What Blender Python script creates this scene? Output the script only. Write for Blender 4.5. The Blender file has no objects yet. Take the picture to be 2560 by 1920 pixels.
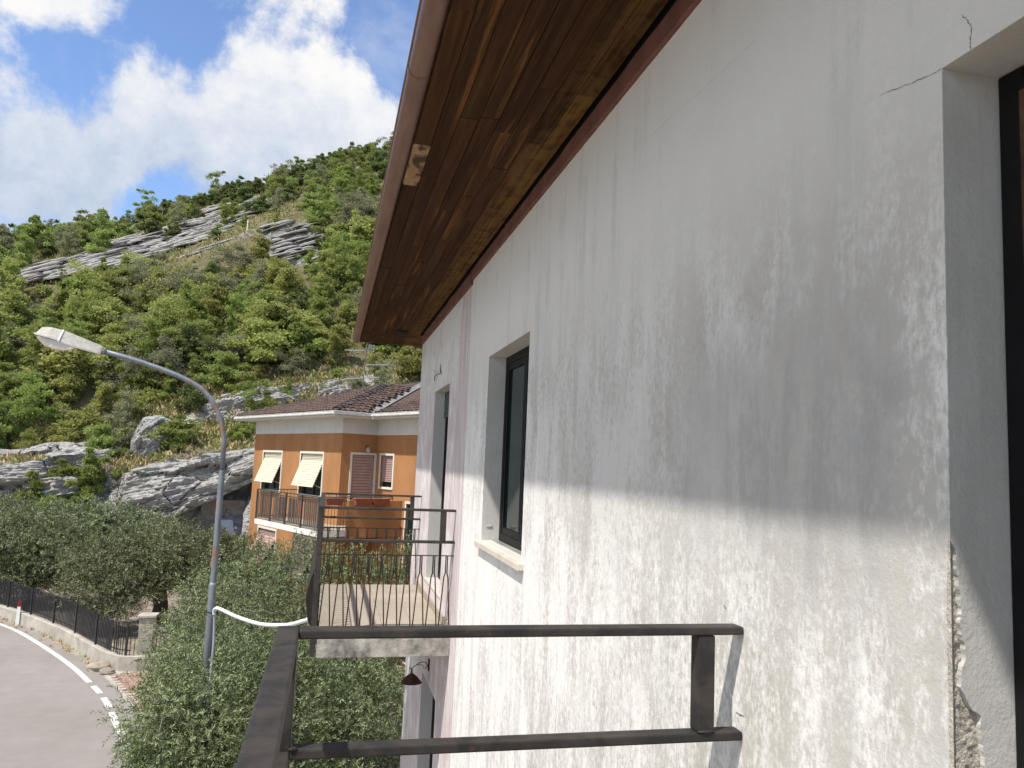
import bpy, bmesh, math, random
import numpy as np
from mathutils import Vector, Matrix, noise
R_ = math.radians
scene = bpy.context.scene
col = scene.collection

# ------------------------------------------------------------------ camera
YAW, PITCH, ROLL = R_(13.0908), R_(6.0383), R_(2.3843)
fw = Vector((math.sin(YAW)*math.cos(PITCH), math.cos(YAW)*math.cos(PITCH), math.sin(PITCH)))
rt0 = Vector((math.cos(YAW), -math.sin(YAW), 0)); up0 = rt0.cross(fw)
rt = rt0*math.cos(ROLL) + up0*math.sin(ROLL); up = up0*math.cos(ROLL) - rt0*math.sin(ROLL)
cam_d = bpy.data.cameras.new('camera'); cam = bpy.data.objects.new('camera', cam_d); col.objects.link(cam)
cam.matrix_world = Matrix(((rt.x, up.x, -fw.x, 0), (rt.y, up.y, -fw.y, 0), (rt.z, up.z, -fw.z, 0), (0, 0, 0, 1)))
cam_d.sensor_width = 36; cam_d.lens = 1923/2560*36; cam_d.clip_start = .05; cam_d.clip_end = 3000
scene.camera = cam

# ------------------------------------------------------------------ light, sky, exposure
SUN = Vector((-.488, -.33, 1.0)).normalized()          # towards the sun
sl = bpy.data.lights.new('sun', 'SUN'); sl.energy = 2.0; sl.angle = R_(1.0); sl.color = (1, .95, .86)
so = bpy.data.objects.new('sun', sl); col.objects.link(so); so.rotation_euler = (-SUN).to_track_quat('-Z', 'Y').to_euler(); so.location = (-20, -15, 40)
w = bpy.data.worlds.new('World'); scene.world = w; w.use_nodes = True
scene.view_settings.view_transform = 'Standard'; scene.view_settings.look = 'None'; scene.view_settings.gamma = 1
scene.view_settings.use_curve_mapping = False; scene.view_settings.exposure = 1.45

def nd(nt, typ, ins=None, **props):
    n = nt.nodes.new('ShaderNode'+typ)
    for k, v in props.items(): setattr(n, k, v)
    for k, v in (ins or {}).items():
        if isinstance(v, bpy.types.NodeSocket): nt.links.new(v, n.inputs[k])
        else: n.inputs[k].default_value = v
    return n
def mth(nt, op, a, b=0.0, c=0.0, clamp=False): return nd(nt, 'Math', {0: a, 1: b, 2: c}, operation=op, use_clamp=clamp).outputs[0]
def ramp(nt, fac, stops, interp='LINEAR'):
    r = nt.nodes.new('ShaderNodeValToRGB'); r.color_ramp.interpolation = interp
    while len(r.color_ramp.elements) < len(stops): r.color_ramp.elements.new(.5)
    for e, (p, c) in zip(r.color_ramp.elements, stops):
        e.position = p; e.color = (c, c, c, 1) if not isinstance(c, tuple) else (*c, 1)
    nt.links.new(fac, r.inputs[0]); return r.outputs[0]
def mixc(nt, f, a, b, blend='MIX'):
    n = nt.nodes.new('ShaderNodeMix'); n.data_type = 'RGBA'; n.blend_type = blend
    for i, v in ((0, f), (6, a), (7, b)):
        if isinstance(v, bpy.types.NodeSocket): nt.links.new(v, n.inputs[i])
        elif i == 0: n.inputs[0].default_value = v
        else: n.inputs[i].default_value = (*v, 1) if len(v) == 3 else v
    return n.outputs[2]
def sstep(nt, v, a, b): return nd(nt, 'MapRange', {0: v, 1: a, 2: b, 3: 0.0, 4: 1.0}, interpolation_type='SMOOTHSTEP').outputs[0]

nt = w.node_tree; nt.nodes.clear()
sky = nd(nt, 'TexSky', sky_type='NISHITA', sun_disc=False, sun_elevation=math.asin(SUN.z), sun_rotation=math.atan2(SUN.x, SUN.y), altitude=1200, air_density=1.0, dust_density=.3, ozone_density=1.6)
tc = nd(nt, 'TexCoord').outputs['Generated']
dirn = nd(nt, 'VectorMath', {0: tc}, operation='NORMALIZE').outputs[0]
sep = nd(nt, 'SeparateXYZ', {0: dirn})
zz = mth(nt, 'ADD', mth(nt, 'MAXIMUM', sep.outputs[2], 0.0), .22)
flat = nd(nt, 'CombineXYZ', {0: mth(nt, 'DIVIDE', sep.outputs[0], zz), 1: mth(nt, 'DIVIDE', sep.outputs[1], zz), 2: 0.0}).outputs[0]
def blob(d, r):                                        # a cloud bank centred on a direction of the sky
    v = nd(nt, 'VectorMath', {0: dirn, 1: Vector(d).normalized()}, operation='DISTANCE').outputs['Value']
    return mth(nt, 'POWER', 2.718, mth(nt, 'MULTIPLY', mth(nt, 'POWER', mth(nt, 'DIVIDE', v, r), 2.0), -1.0))
BL = [((-.22, .90, .37), .11, .95), ((-.31, .895, .335), .09, .85), ((-.185, .915, .335), .12, .9), ((-.113, .888, .446), .085, .85), ((-.10, .913, .385), .135, 1.0), ((-.25, .916, .33), .12, .95), ((-.01, .905, .395), .12, .9), ((-.33, .90, .29), .10, .8), ((-.10, .935, .32), .13, .55), ((.05, .92, .36), .1, .55),
      ((-.30, .84, .475), .07, .8), ((-.03, .86, .51), .05, .5), ((-.30, .92, .26), .06, .6),
      ((-.85, .3, .35), .6, 1.0), ((-.8, -.3, .5), .55, 1.0), ((-.7, -.1, .7), .45, .9), ((-.9, .1, .15), .4, .9), ((-.5, .5, .7), .3, .8), ((.1, -.2, .95), .35, .7), ((.6, .6, .5), .35, .8), ((-.5, -.6, .5), .42, .9), ((.5, -.6, .45), .42, .9), ((.85, .1, .4), .3, .8), ((-.65, .7, .35), .22, .85), ((-.95, -.2, .25), .35, .9), ((0, -.9, .4), .35, .9)]  # unseen cloud banks outside the view, added large to brighten and whiten ambient light
cov = None
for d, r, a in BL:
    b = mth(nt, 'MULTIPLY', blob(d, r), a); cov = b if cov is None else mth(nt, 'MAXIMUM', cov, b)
for d, r, a in (((-.29, .872, .40), .045, .35), ((-.215, .93, .283), .035, .8), ((.05, .867, .50), .06, .7), ((-.20, .86, .47), .05, .35)): cov = mth(nt, 'SUBTRACT', cov, mth(nt, 'MULTIPLY', blob(d, r), a))
n1 = nd(nt, 'TexNoise', {'Vector': dirn, 'Scale': 7.5, 'Detail': 10.0, 'Roughness': .6, 'Lacunarity': 2.1, 'Distortion': .25}).outputs[0]
n2 = nd(nt, 'TexNoise', {'Vector': dirn, 'Scale': 19.0, 'Detail': 8.0, 'Roughness': .62}).outputs[0]
n3 = nd(nt, 'TexNoise', {'Vector': dirn, 'Scale': 4.0, 'Detail': 5.0, 'Roughness': .55}).outputs[0]
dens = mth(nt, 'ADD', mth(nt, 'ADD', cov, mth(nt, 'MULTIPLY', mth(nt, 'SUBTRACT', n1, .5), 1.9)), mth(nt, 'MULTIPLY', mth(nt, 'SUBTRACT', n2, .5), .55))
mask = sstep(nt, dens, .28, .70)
wisp = mth(nt, 'MULTIPLY', sstep(nt, nd(nt, 'TexNoise', {'Vector': dirn, 'Scale': 5.0, 'Detail': 9.0, 'Roughness': .62, 'Distortion': .6}).outputs[0], .48, .8), .30)
mask = mth(nt, 'MAXIMUM', mask, wisp)
cv = mth(nt, 'ADD', mth(nt, 'ADD', mth(nt, 'MULTIPLY', n2, .45), mth(nt, 'MULTIPLY', n1, .40)), mth(nt, 'MULTIPLY', sstep(nt, sep.outputs[2], .24, .50), .26))
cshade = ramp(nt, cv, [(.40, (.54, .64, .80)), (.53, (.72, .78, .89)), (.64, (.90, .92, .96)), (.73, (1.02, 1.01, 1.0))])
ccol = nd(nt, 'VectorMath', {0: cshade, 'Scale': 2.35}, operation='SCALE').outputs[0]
skycol = nd(nt, 'VectorMath', {0: sky.outputs[0], 1: (.50, .52, .57)}, operation='MULTIPLY').outputs[0]
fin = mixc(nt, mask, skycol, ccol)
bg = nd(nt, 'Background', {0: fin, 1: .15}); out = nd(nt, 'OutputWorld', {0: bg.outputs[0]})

# ------------------------------------------------------------------ materials
MATS = {}
def newmat(name):
    m = bpy.data.materials.new(name); m.use_nodes = True; MATS[name] = m
    return m, m.node_tree, m.node_tree.nodes['Principled BSDF']
def pos(nt, sc=None):
    p = nd(nt, 'NewGeometry').outputs['Position']
    if sc: p = nd(nt, 'VectorMath', {0: p, 1: sc}, operation='MULTIPLY').outputs[0]
    return p
def nz(nt, vec, scale, detail=5.0, rough=.55, dist=0.0): return nd(nt, 'TexNoise', {'Vector': vec, 'Scale': scale, 'Detail': detail, 'Roughness': rough, 'Distortion': dist}).outputs[0]
def bump(nt, bs, h, strength=.3, dist=.01, prev=None):
    b = nd(nt, 'Bump', {'Strength': strength, 'Distance': dist, 'Height': h})
    if prev: nt.links.new(prev, b.inputs['Normal'])
    nt.links.new(b.outputs[0], bs.inputs['Normal']); return b.outputs[0]
def simple(name, c, rough=.8, var=.18, scale=6.0, c2=None, bmp=0.0, bscale=60.0, metal=0.0, spec=.4, objvar=0.0, stretch=None, local=False):
    m, nt, bs = newmat(name)
    p = nd(nt, 'TexCoord').outputs['Object'] if local else pos(nt)
    if stretch: p = nd(nt, 'VectorMath', {0: p, 1: stretch}, operation='MULTIPLY').outputs[0]
    n = nz(nt, p, scale, 6.0, .6)
    lo = tuple(x*(1-var) for x in c); hi = c2 if c2 else tuple(min(1, x*(1+var)) for x in c)
    base = ramp(nt, n, [(.3, lo), (.7, hi)])
    if objvar:
        rnd = nd(nt, 'ObjectInfo').outputs['Random']
        base = nd(nt, 'HueSaturation', {'Value': mth(nt, 'ADD', mth(nt, 'MULTIPLY', rnd, 2*objvar), 1-objvar), 'Color': base}).outputs[0]
    nt.links.new(base, bs.inputs['Base Color'])
    bs.inputs['Roughness'].default_value = rough; bs.inputs['Metallic'].default_value = metal; bs.inputs['Specular IOR Level'].default_value = spec
    if bmp: bump(nt, bs, nz(nt, p, bscale, 4.0, .6), bmp, .01)
    return m

# weathered plaster of the near house: brushed white limewash over beige-grey, rain stains, pink paint left near the far end
m, nt, bs = newmat('plaster')
P = pos(nt); sp = nd(nt, 'SeparateXYZ', {0: P}); X, Yy, Zz = sp.outputs
ones = (0, 0, 0)
strk = nz(nt, pos(nt, (3.2, 3.2, .8)), 1.5, 6.0, .6, .8)
strk2 = nz(nt, pos(nt, (30.0, 30.0, 1.3)), 1.0, 5.0, .6)
strk3 = nz(nt, pos(nt, (8.0, 8.0, 1.5)), 1.0, 6.0, .65, .6)
blot = nz(nt, P, 1.0, 5.0, .55, .6)
blot2 = nz(nt, P, 3.2, 6.0, .6, .5)
grain = nz(nt, P, 95.0, 5.0, .72)
grain2 = nz(nt, pos(nt, (70.0, 70.0, 38.0)), 1.0, 5.0, .72)
grain3 = nz(nt, P, 24.0, 6.0, .7)
gsum = mth(nt, 'ADD', mth(nt, 'MULTIPLY', mth(nt, 'SUBTRACT', grain2, .5), .75), mth(nt, 'MULTIPLY', mth(nt, 'SUBTRACT', grain3, .5), .55))
base = ramp(nt, mth(nt, 'ADD', blot2, mth(nt, 'MULTIPLY', gsum, .3)), [(.3, (.475, .458, .42)), (.55, (.545, .53, .495)), (.75, (.60, .585, .555))])
base = mixc(nt, mth(nt, 'MULTIPLY', sstep(nt, Zz, .35, 1.2), .8), base, (.83, .825, .785))  # plain paler upper wall, its colour lightened further to lift the eaves shade
lowz = sstep(nt, Zz, 1.2, .1)                       # limewash brushed on thicker low on the wall
wm = mth(nt, 'ADD', mth(nt, 'MULTIPLY', strk, .36), mth(nt, 'ADD', mth(nt, 'MULTIPLY', strk3, .28), mth(nt, 'ADD', mth(nt, 'MULTIPLY', strk2, .08), mth(nt, 'MULTIPLY', blot, .28))))
wm = mth(nt, 'ADD', mth(nt, 'ADD', wm, mth(nt, 'MULTIPLY', gsum, .55)), mth(nt, 'MULTIPLY', sstep(nt, Yy, 1.6, 6.5), .09))
wash = mth(nt, 'MULTIPLY', sstep(nt, wm, .45, .63), mth(nt, 'ADD', .16, mth(nt, 'MULTIPLY', lowz, .78)))
base = mixc(nt, wash, base, (.85, .84, .815))
# grey rain stains in the middle of the wall
zw = mth(nt, 'ADD', Zz, mth(nt, 'MULTIPLY', mth(nt, 'SUBTRACT', strk, .5), .9)); yw = mth(nt, 'ADD', Yy, mth(nt, 'MULTIPLY', mth(nt, 'SUBTRACT', blot2, .5), .6))
stn = mth(nt, 'MULTIPLY', sstep(nt, zw, .80, .20), sstep(nt, zw, -.45, -.02))
ym = mth(nt, 'ADD', mth(nt, 'MULTIPLY', sstep(nt, yw, 1.38, 1.6), sstep(nt, yw, 2.75, 2.1)), mth(nt, 'MULTIPLY', mth(nt, 'MULTIPLY', sstep(nt, yw, 2.1, 2.7), sstep(nt, yw, 5.2, 3.6)), .42))
stn = mth(nt, 'MULTIPLY', stn, ym)
stm = mth(nt, 'ADD', mth(nt, 'MULTIPLY', strk, .50), mth(nt, 'ADD', mth(nt, 'MULTIPLY', strk3, .50), mth(nt, 'MULTIPLY', gsum, .65)))
base = mixc(nt, mth(nt, 'MULTIPLY', mth(nt, 'MULTIPLY', stn, sstep(nt, stm, .36, .60)), .85), base, (.36, .357, .35))
stm2 = mth(nt, 'ADD', mth(nt, 'MULTIPLY', nz(nt, pos(nt, (7.0, 7.0, .6)), 1.0, 6.0, .6), .7), mth(nt, 'ADD', mth(nt, 'MULTIPLY', blot2, .3), mth(nt, 'MULTIPLY', gsum, .25)))
base = mixc(nt, mth(nt, 'MULTIPLY', sstep(nt, stm2, .50, .68), .45), base, (.50, .505, .505))
# pink paint remains near the far end
far_ = sstep(nt, Yy, 7.14, 7.18)
pm_ = mth(nt, 'ADD', mth(nt, 'ADD', mth(nt, 'MULTIPLY', strk2, .45), mth(nt, 'MULTIPLY', blot2, .45)), mth(nt, 'ADD', mth(nt, 'MULTIPLY', gsum, .35), mth(nt, 'MULTIPLY', sstep(nt, Zz, 1.5, .2), .10)))
pz = mth(nt, 'MULTIPLY', far_, sstep(nt, pm_, .42, .62))
stripe = mth(nt, 'MULTIPLY', mth(nt, 'MULTIPLY', far_, sstep(nt, Yy, 7.80, 7.70)), mth(nt, 'ADD', .10, mth(nt, 'MULTIPLY', sstep(nt, mth(nt, 'ADD', strk2, mth(nt, 'MULTIPLY', gsum, .5)), .36, .62), .7)))
pz = mth(nt, 'MAXIMUM', mth(nt, 'MULTIPLY', pz, .7), stripe)
base = mixc(nt, pz, base, (.50, .375, .395))
rev = sstep(nt, X, 1.2408, 1.244)
base = mixc(nt, mth(nt, 'MULTIPLY', rev, .85), base, ramp(nt, mth(nt, 'ADD', mth(nt, 'MULTIPLY', blot2, .7), mth(nt, 'MULTIPLY', strk2, .3)), [(.3, (.46, .45, .425)), (.7, (.58, .57, .54))]))
speck = sstep(nt, nz(nt, P, 34.0, 5.0, .75), .66, .74)
base = mixc(nt, mth(nt, 'MULTIPLY', speck, mth(nt, 'MULTIPLY', sstep(nt, blot, .42, .62), .4)), base, (.40, .39, .37))
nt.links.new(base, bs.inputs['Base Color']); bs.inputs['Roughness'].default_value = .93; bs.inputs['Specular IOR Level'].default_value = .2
h = mth(nt, 'ADD', mth(nt, 'MULTIPLY', grain, .6), mth(nt, 'ADD', mth(nt, 'MULTIPLY', nz(nt, P, 28.0, 4.0, .6), .55), mth(nt, 'MULTIPLY', grain2, .5)))
b1 = bump(nt, bs, h, .62, .0045)
bump(nt, bs, nz(nt, P, 3.0, 3.0, .5), .35, .02, b1)

simple('trim_red', (.17, .075, .06), .75, .25, 5.0, bmp=.25, bscale=50)
simple('mortar', (.50, .46, .40), .97, .25, 30.0, bmp=.9, bscale=130)
simple('marble', (.66, .60, .52), .45, .12, 9.0)
simple('crack', (.22, .205, .185), .95, .3, 40.0)
simple('black_frame', (.009, .009, .010), .5, .3, 6.0, spec=.15)
simple('shutter_green', (.03, .07, .055), .5, .2, 6.0)
simple('gap_shade', (.006, .006, .006), .9, .1, 2.0)
# dark pane
m, nt, bs = newmat('dark_glass')
bs.inputs['Base Color'].default_value = (.006, .022, .022, 1); bs.inputs['Roughness'].default_value = .08; bs.inputs['Specular IOR Level'].default_value = .35
m, nt, bs = newmat('rail_iron')
k1 = nz(nt, pos(nt), 7.0, 6.0, .65, .4); k2 = nz(nt, pos(nt), 60.0, 5.0, .7); k3 = nz(nt, pos(nt), 18.0, 6.0, .7, .3)
kc = mixc(nt, sstep(nt, mth(nt, 'ADD', k1, mth(nt, 'MULTIPLY', mth(nt, 'SUBTRACT', k2, .5), .12)), .40, .58), (.028, .0265, .026), (.052, .044, .039))
kc = mixc(nt, mth(nt, 'MULTIPLY', sstep(nt, k3, .62, .70), .7), kc, (.11, .060, .034))
kc = mixc(nt, mth(nt, 'MULTIPLY', sstep(nt, k2, .70, .76), .5), kc, (.17, .16, .15))
nt.links.new(kc, bs.inputs['Base Color']); bs.inputs['Roughness'].default_value = .62; bs.inputs['Specular IOR Level'].default_value = .28
bump(nt, bs, k2, .2, .002)
m, nt, bs = newmat('rod_iron')
zr = nd(nt, 'SeparateXYZ', {0: pos(nt)}).outputs[2]
nn = nz(nt, pos(nt), 14.0, 4.0, .6)
rust = sstep(nt, mth(nt, 'ADD', zr, mth(nt, 'MULTIPLY', nn, .25)), -.92, -1.05)
nt.links.new(mixc(nt, rust, (.020, .018, .017), (.105, .045, .020)), bs.inputs['Base Color']); bs.inputs['Roughness'].default_value = .75; bs.inputs['Specular IOR Level'].default_value = .2
simple('old_concrete', (.30, .28, .25), .95, .65, 7.0, c2=(.52, .49, .44), bmp=.6, bscale=40)
simple('floor_tile', (.37, .325, .265), .6, .10, 3.0, objvar=.06)
simple('grout', (.30, .27, .23), .95, .1, 9.0)
simple('gutter_paint', (.20, .108, .078), .45, .25, 5.0, spec=.4, stretch=(3, .5, 3))
simple('roof_dark', (.20, .10, .07), .85, .25, 5.0)

# stained timber boards of the soffit
m, nt, bs = newmat('soffit_wood')
rnd = nd(nt, 'ObjectInfo').outputs['Random']
pw = nd(nt, 'VectorMath', {0: pos(nt), 1: nd(nt, 'CombineXYZ', {0: mth(nt, 'MULTIPLY', rnd, 9.0), 1: mth(nt, 'MULTIPLY', rnd, 31.0), 2: 0.0}).outputs[0]}, operation='ADD').outputs[0]
g1 = nz(nt, nd(nt, 'VectorMath', {0: pw, 1: (26.0, .9, 1.0)}, operation='MULTIPLY').outputs[0], 1.0, 7.0, .65, .4)
g2 = nz(nt, nd(nt, 'VectorMath', {0: pw, 1: (13.0, .5, 1.0)}, operation='MULTIPLY').outputs[0], 1.0, 6.0, .62, .5)
g3 = nz(nt, nd(nt, 'VectorMath', {0: pw, 1: (110.0, 3.0, 1.0)}, operation='MULTIPLY').outputs[0], 1.0, 4.0, .6)
g4 = nz(nt, pos(nt), 6.5, 5.0, .65, .6)
wc = ramp(nt, g1, [(.25, (.026, .010, .004)), (.5, (.060, .026, .010)), (.75, (.105, .048, .019))])
wc = mixc(nt, mth(nt, 'MULTIPLY', sstep(nt, g2, .55, .70), .85), wc, (.23, .105, .034))
sx = nd(nt, 'SeparateXYZ', {0: pos(nt)}).outputs[0]
near = mth(nt, 'MULTIPLY', sstep(nt, mth(nt, 'ADD', sx, mth(nt, 'MULTIPLY', g1, .12)), 1.02, 1.2), sstep(nt, mth(nt, 'ADD', mth(nt, 'MULTIPLY', g4, .5), mth(nt, 'MULTIPLY', g1, .5)), .36, .58))
wc = mixc(nt, mth(nt, 'MULTIPLY', near, .75), wc, (.20, .115, .035))
wc = mixc(nt, mth(nt, 'MULTIPLY', sstep(nt, g4, .60, .75), .45), wc, (.018, .008, .004))
wc = mixc(nt, .35, wc, mixc(nt, g3, (.3, .3, .3), (1, 1, 1)), 'MULTIPLY')
wc = nd(nt, 'HueSaturation', {'Value': mth(nt, 'ADD', .78, mth(nt, 'MULTIPLY', rnd, .5)), 'Color': wc}).outputs[0]
nt.links.new(wc, bs.inputs['Base Color']); bs.inputs['Roughness'].default_value = .8; bs.inputs['Specular IOR Level'].default_value = .12
bump(nt, bs, g3, .25, .003)
m, nt, bs = newmat('bare_wood')
q1 = nz(nt, pos(nt, (22, 2.2, 1)), 1.0, 6.0, .65, .5); q2 = nz(nt, pos(nt, (9, 5, 1)), 1.0, 5.0, .6, .8)
bc = ramp(nt, q1, [(.3, (.20, .115, .05)), (.6, (.36, .225, .11)), (.8, (.44, .30, .16))])
nt.links.new(mixc(nt, sstep(nt, q2, .45, .62), bc, (.05, .022, .010)), bs.inputs['Base Color']); bs.inputs['Roughness'].default_value = .85

# road and verge
m, nt, bs = newmat('asphalt')
pp = pos(nt)
a1 = nz(nt, pp, .35, 5.0, .6); a2 = nz(nt, pp, 120.0, 3.0, .7); a3 = nz(nt, pp, 2.5, 6.0, .65)
ac = ramp(nt, mth(nt, 'ADD', mth(nt, 'MULTIPLY', a1, .6), mth(nt, 'MULTIPLY', a3, .4)), [(.35, (.235, .208, .190)), (.55, (.275, .246, .228)), (.72, (.305, .284, .268))])
ac = mixc(nt, mth(nt, 'MULTIPLY', sstep(nt, nz(nt, pp, .9, 6.0, .7, .8), .55, .68), .35), ac, (.33, .31, .29))
ac = mixc(nt, .5, ac, mixc(nt, a2, (.72, .72, .72), (1.25, 1.25, 1.25)), 'MULTIPLY')
nt.links.new(ac, bs.inputs['Base Color']); bs.inputs['Roughness'].default_value = .9
bump(nt, bs, a2, .5, .006)
m, nt, bs = newmat('road_paint')
n = nz(nt, pos(nt), 22.0, 6.0, .7); n_ = nz(nt, pos(nt), 2.2, 4.0, .6)
nt.links.new(mixc(nt, sstep(nt, mth(nt, 'ADD', n, mth(nt, 'MULTIPLY', n_, .4)), .82, .95), (.68, .67, .64), (.34, .32, .31)), bs.inputs['Base Color']); bs.inputs['Roughness'].default_value = .7
simple('verge_soil', (.30, .25, .19), .97, .35, 3.0, c2=(.40, .35, .28), bmp=.7, bscale=25)
simple('yard_soil', (.20, .165, .125), .97, .4, 1.2, c2=(.33, .28, .22), bmp=.6, bscale=14)
simple('brick_red', (.34, .225, .175), .9, .25, 8.0, bmp=.4, bscale=60, objvar=.22)
simple('joint_sand', (.45, .42, .37), .97, .2, 12.0, bmp=.4)
simple('pale_concrete', (.40, .365, .305), .95, .25, 2.5, c2=(.50, .46, .40), bmp=.4, bscale=30)
simple('fence_black', (.022, .022, .025), .5, .3, 5.0)
simple('post_white', (.78, .78, .76), .6, .08, 8.0)
simple('post_red', (.20, .015, .02), .5, .2, 8.0)
simple('dry_grass', (.40, .32, .16), .95, .35, 1.5)

# orange house
simple('orange_stucco', (.40, .19, .078), .93, .17, 1.6, bmp=.35, bscale=70, stretch=(1, 1, .35))
simple('cream_stucco', (.66, .645, .60), .93, .08, 2.0, bmp=.2, bscale=60)
simple('frame_cream', (.74, .71, .63), .7, .06, 5.0)
simple('shutter_cream', (.68, .64, .49), .6, .06, 5.0)
simple('shutter_pink', (.46, .31, .275), .65, .08, 5.0)
simple('roof_tile', (.075, .048, .040), .95, .35, 7.0, c2=(.125, .080, .064), objvar=.28, bmp=.3, bscale=30)
simple('roof_tile_black', (.045, .040, .040), .9, .4, 8.0, c2=(.10, .085, .08), objvar=.3)
simple('lead', (.19, .20, .20), .7, .4, 4.0, c2=(.30, .29, .27))
simple('gutter_white', (.70, .69, .66), .5, .22, 6.0, stretch=(1, 1, 4))
simple('slat_brown', (.085, .068, .058), .6, .3, 8.0, objvar=.3)
simple('thin_iron', (.06, .057, .055), .5, .2, 8.0)
simple('white_edge', (.74, .73, .70), .85, .12, 9.0)
simple('terracotta', (.30, .10, .055), .85, .15, 8.0)
simple('alu', (.62, .63, .64), .35, .1, 8.0, metal=.7)
simple('mast', (.16, .12, .10), .7, .3, 10.0)

# street lamp
m, nt, bs = newmat('galvanised')
n = nz(nt, pos(nt, (8, 8, 2.2)), 1.0, 6.0, .65); n2 = nz(nt, pos(nt, (20, 20, 5)), 1.0, 5.0, .6)
rs = sstep(nt, n, .55, .66)
gc = ramp(nt, n2, [(.3, (.155, .175, .20)), (.7, (.245, .265, .29))])
nt.links.new(mixc(nt, mth(nt, 'MULTIPLY', rs, .9), gc, (.30, .13, .05)), bs.inputs['Base Color'])
bs.inputs['Metallic'].default_value = .25; bs.inputs['Roughness'].default_value = .5
simple('lamp_shell', (.50, .475, .42), .85, .2, 30.0, bmp=.3, bscale=90)
m, nt, bs = newmat('lamp_bowl')
bs.inputs['Base Color'].default_value = (.82, .84, .84, 1); bs.inputs['Roughness'].default_value = .12; bs.inputs['Transmission Weight'].default_value = .75
simple('lamp_white', (.82, .84, .86), .5, .05, 8.0)
simple('hose_white', (.76, .77, .77), .55, .06, 20.0)
simple('cable_grey', (.34, .36, .38), .6, .1, 9.0)
simple('tie_black', (.015, .015, .015), .6, .1, 9.0)
simple('rust_iron', (.050, .028, .020), .85, .4, 20.0, c2=(.10, .05, .03))

# rock
m, nt, bs = newmat('rock')
pr = pos(nt); r1 = nz(nt, pr, .55, 7.0, .65, .3); r2 = nz(nt, pos(nt, (1.0, 1.0, 4.5)), 1.3, 7.0, .7, .5); r3 = nz(nt, pr, 9.0, 6.0, .7)
rc = ramp(nt, mth(nt, 'ADD', mth(nt, 'MULTIPLY', r2, .6), mth(nt, 'MULTIPLY', r3, .4)), [(.34, (.16, .152, .14)), (.46, (.32, .308, .288)), (.58, (.45, .435, .41)), (.72, (.56, .545, .515))])
rc = mixc(nt, mth(nt, 'MULTIPLY', sstep(nt, r1, .56, .70), .6), rc, (.42, .33, .21))
nt.links.new(rc, bs.inputs['Base Color']); bs.inputs['Roughness'].default_value = .95
bb = bump(nt, bs, r2, .9, .25); bump(nt, bs, r3, .8, .05, bb)
# hillside earth: rock where the 'rock' attribute says, dry grass and soil elsewhere
m, nt, bs = newmat('hillside')
at = nd(nt, 'Attribute', attribute_name='rock').outputs['Fac']
pr = pos(nt); r2 = nz(nt, pos(nt, (1.0, 1.0, 4.0)), .9, 7.0, .7, .5); r3 = nz(nt, pr, 6.0, 6.0, .7)
rc = ramp(nt, mth(nt, 'ADD', mth(nt, 'MULTIPLY', r2, .6), mth(nt, 'MULTIPLY', r3, .4)), [(.32, (.13, .128, .125)), (.5, (.28, .275, .265)), (.7, (.48, .47, .45))])
gr = ramp(nt, nz(nt, pr, .7, 6.0, .65), [(.3, (.060, .070, .028)), (.5, (.135, .115, .06)), (.7, (.21, .175, .10))])
nt.links.new(mixc(nt, at, gr, rc), bs.inputs['Base Color']); bs.inputs['Roughness'].default_value = .97
bb = bump(nt, bs, r2, .8, .3); bump(nt, bs, r3, .8, .08, bb)
simple('grey_wall_stone', (.30, .265, .23), .95, .3, 4.0, bmp=.6, bscale=10)
simple('dry_stone', (.36, .35, .33), .95, .35, 1.8, objvar=.2)

def leafmat(name, top, under, trans=.35, rough=.5, hv=.03, vv=.35, spec=.35):
    m, nt, bs = newmat(name)
    at = nd(nt, 'Attribute', attribute_name='shade').outputs['Fac']
    rnd = nd(nt, 'ObjectInfo').outputs['Random']
    geo = nd(nt, 'NewGeometry')
    c = mixc(nt, geo.outputs['Backfacing'], top, under)
    c = nd(nt, 'HueSaturation', {'Hue': mth(nt, 'ADD', .5-hv/2, mth(nt, 'MULTIPLY', rnd, hv)), 'Saturation': 1.0, 'Value': mth(nt, 'MULTIPLY', mth(nt, 'ADD', 1-vv, mth(nt, 'MULTIPLY', at, 2*vv)), mth(nt, 'ADD', .8, mth(nt, 'MULTIPLY', rnd, .4))), 'Color': c}).outputs[0]
    nt.links.new(c, bs.inputs['Base Color']); bs.inputs['Roughness'].default_value = rough; bs.inputs['Specular IOR Level'].default_value = spec
    tl = nd(nt, 'BsdfTranslucent', {0: c}); mx = nd(nt, 'MixShader', {0: trans, 1: bs.outputs[0], 2: tl.outputs[0]})
    nt.links.new(mx.outputs[0], nt.nodes['Material Output'].inputs[0]); return m
leafmat('leaf_olive', (.115, .145, .046), (.215, .24, .125), .18, .45, .03, .75, .4)
leafmat('leaf_bright', (.27, .325, .080), (.30, .35, .11), .5, .6)
leafmat('leaf_yellow', (.36, .385, .11), (.39, .41, .14), .5, .6)
leafmat('leaf_grey', (.26, .265, .145), (.29, .29, .17), .35, .65)
leafmat('leaf_dark', (.155, .195, .062), (.18, .22, .08), .4, .55)
simple('bark', (.13, .115, .095), .95, .35, 8.0, bmp=.6, bscale=25)
simple('car_paint', (.42, .44, .46), .3, .05, 3.0, metal=.3)
MT = MATS

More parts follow.
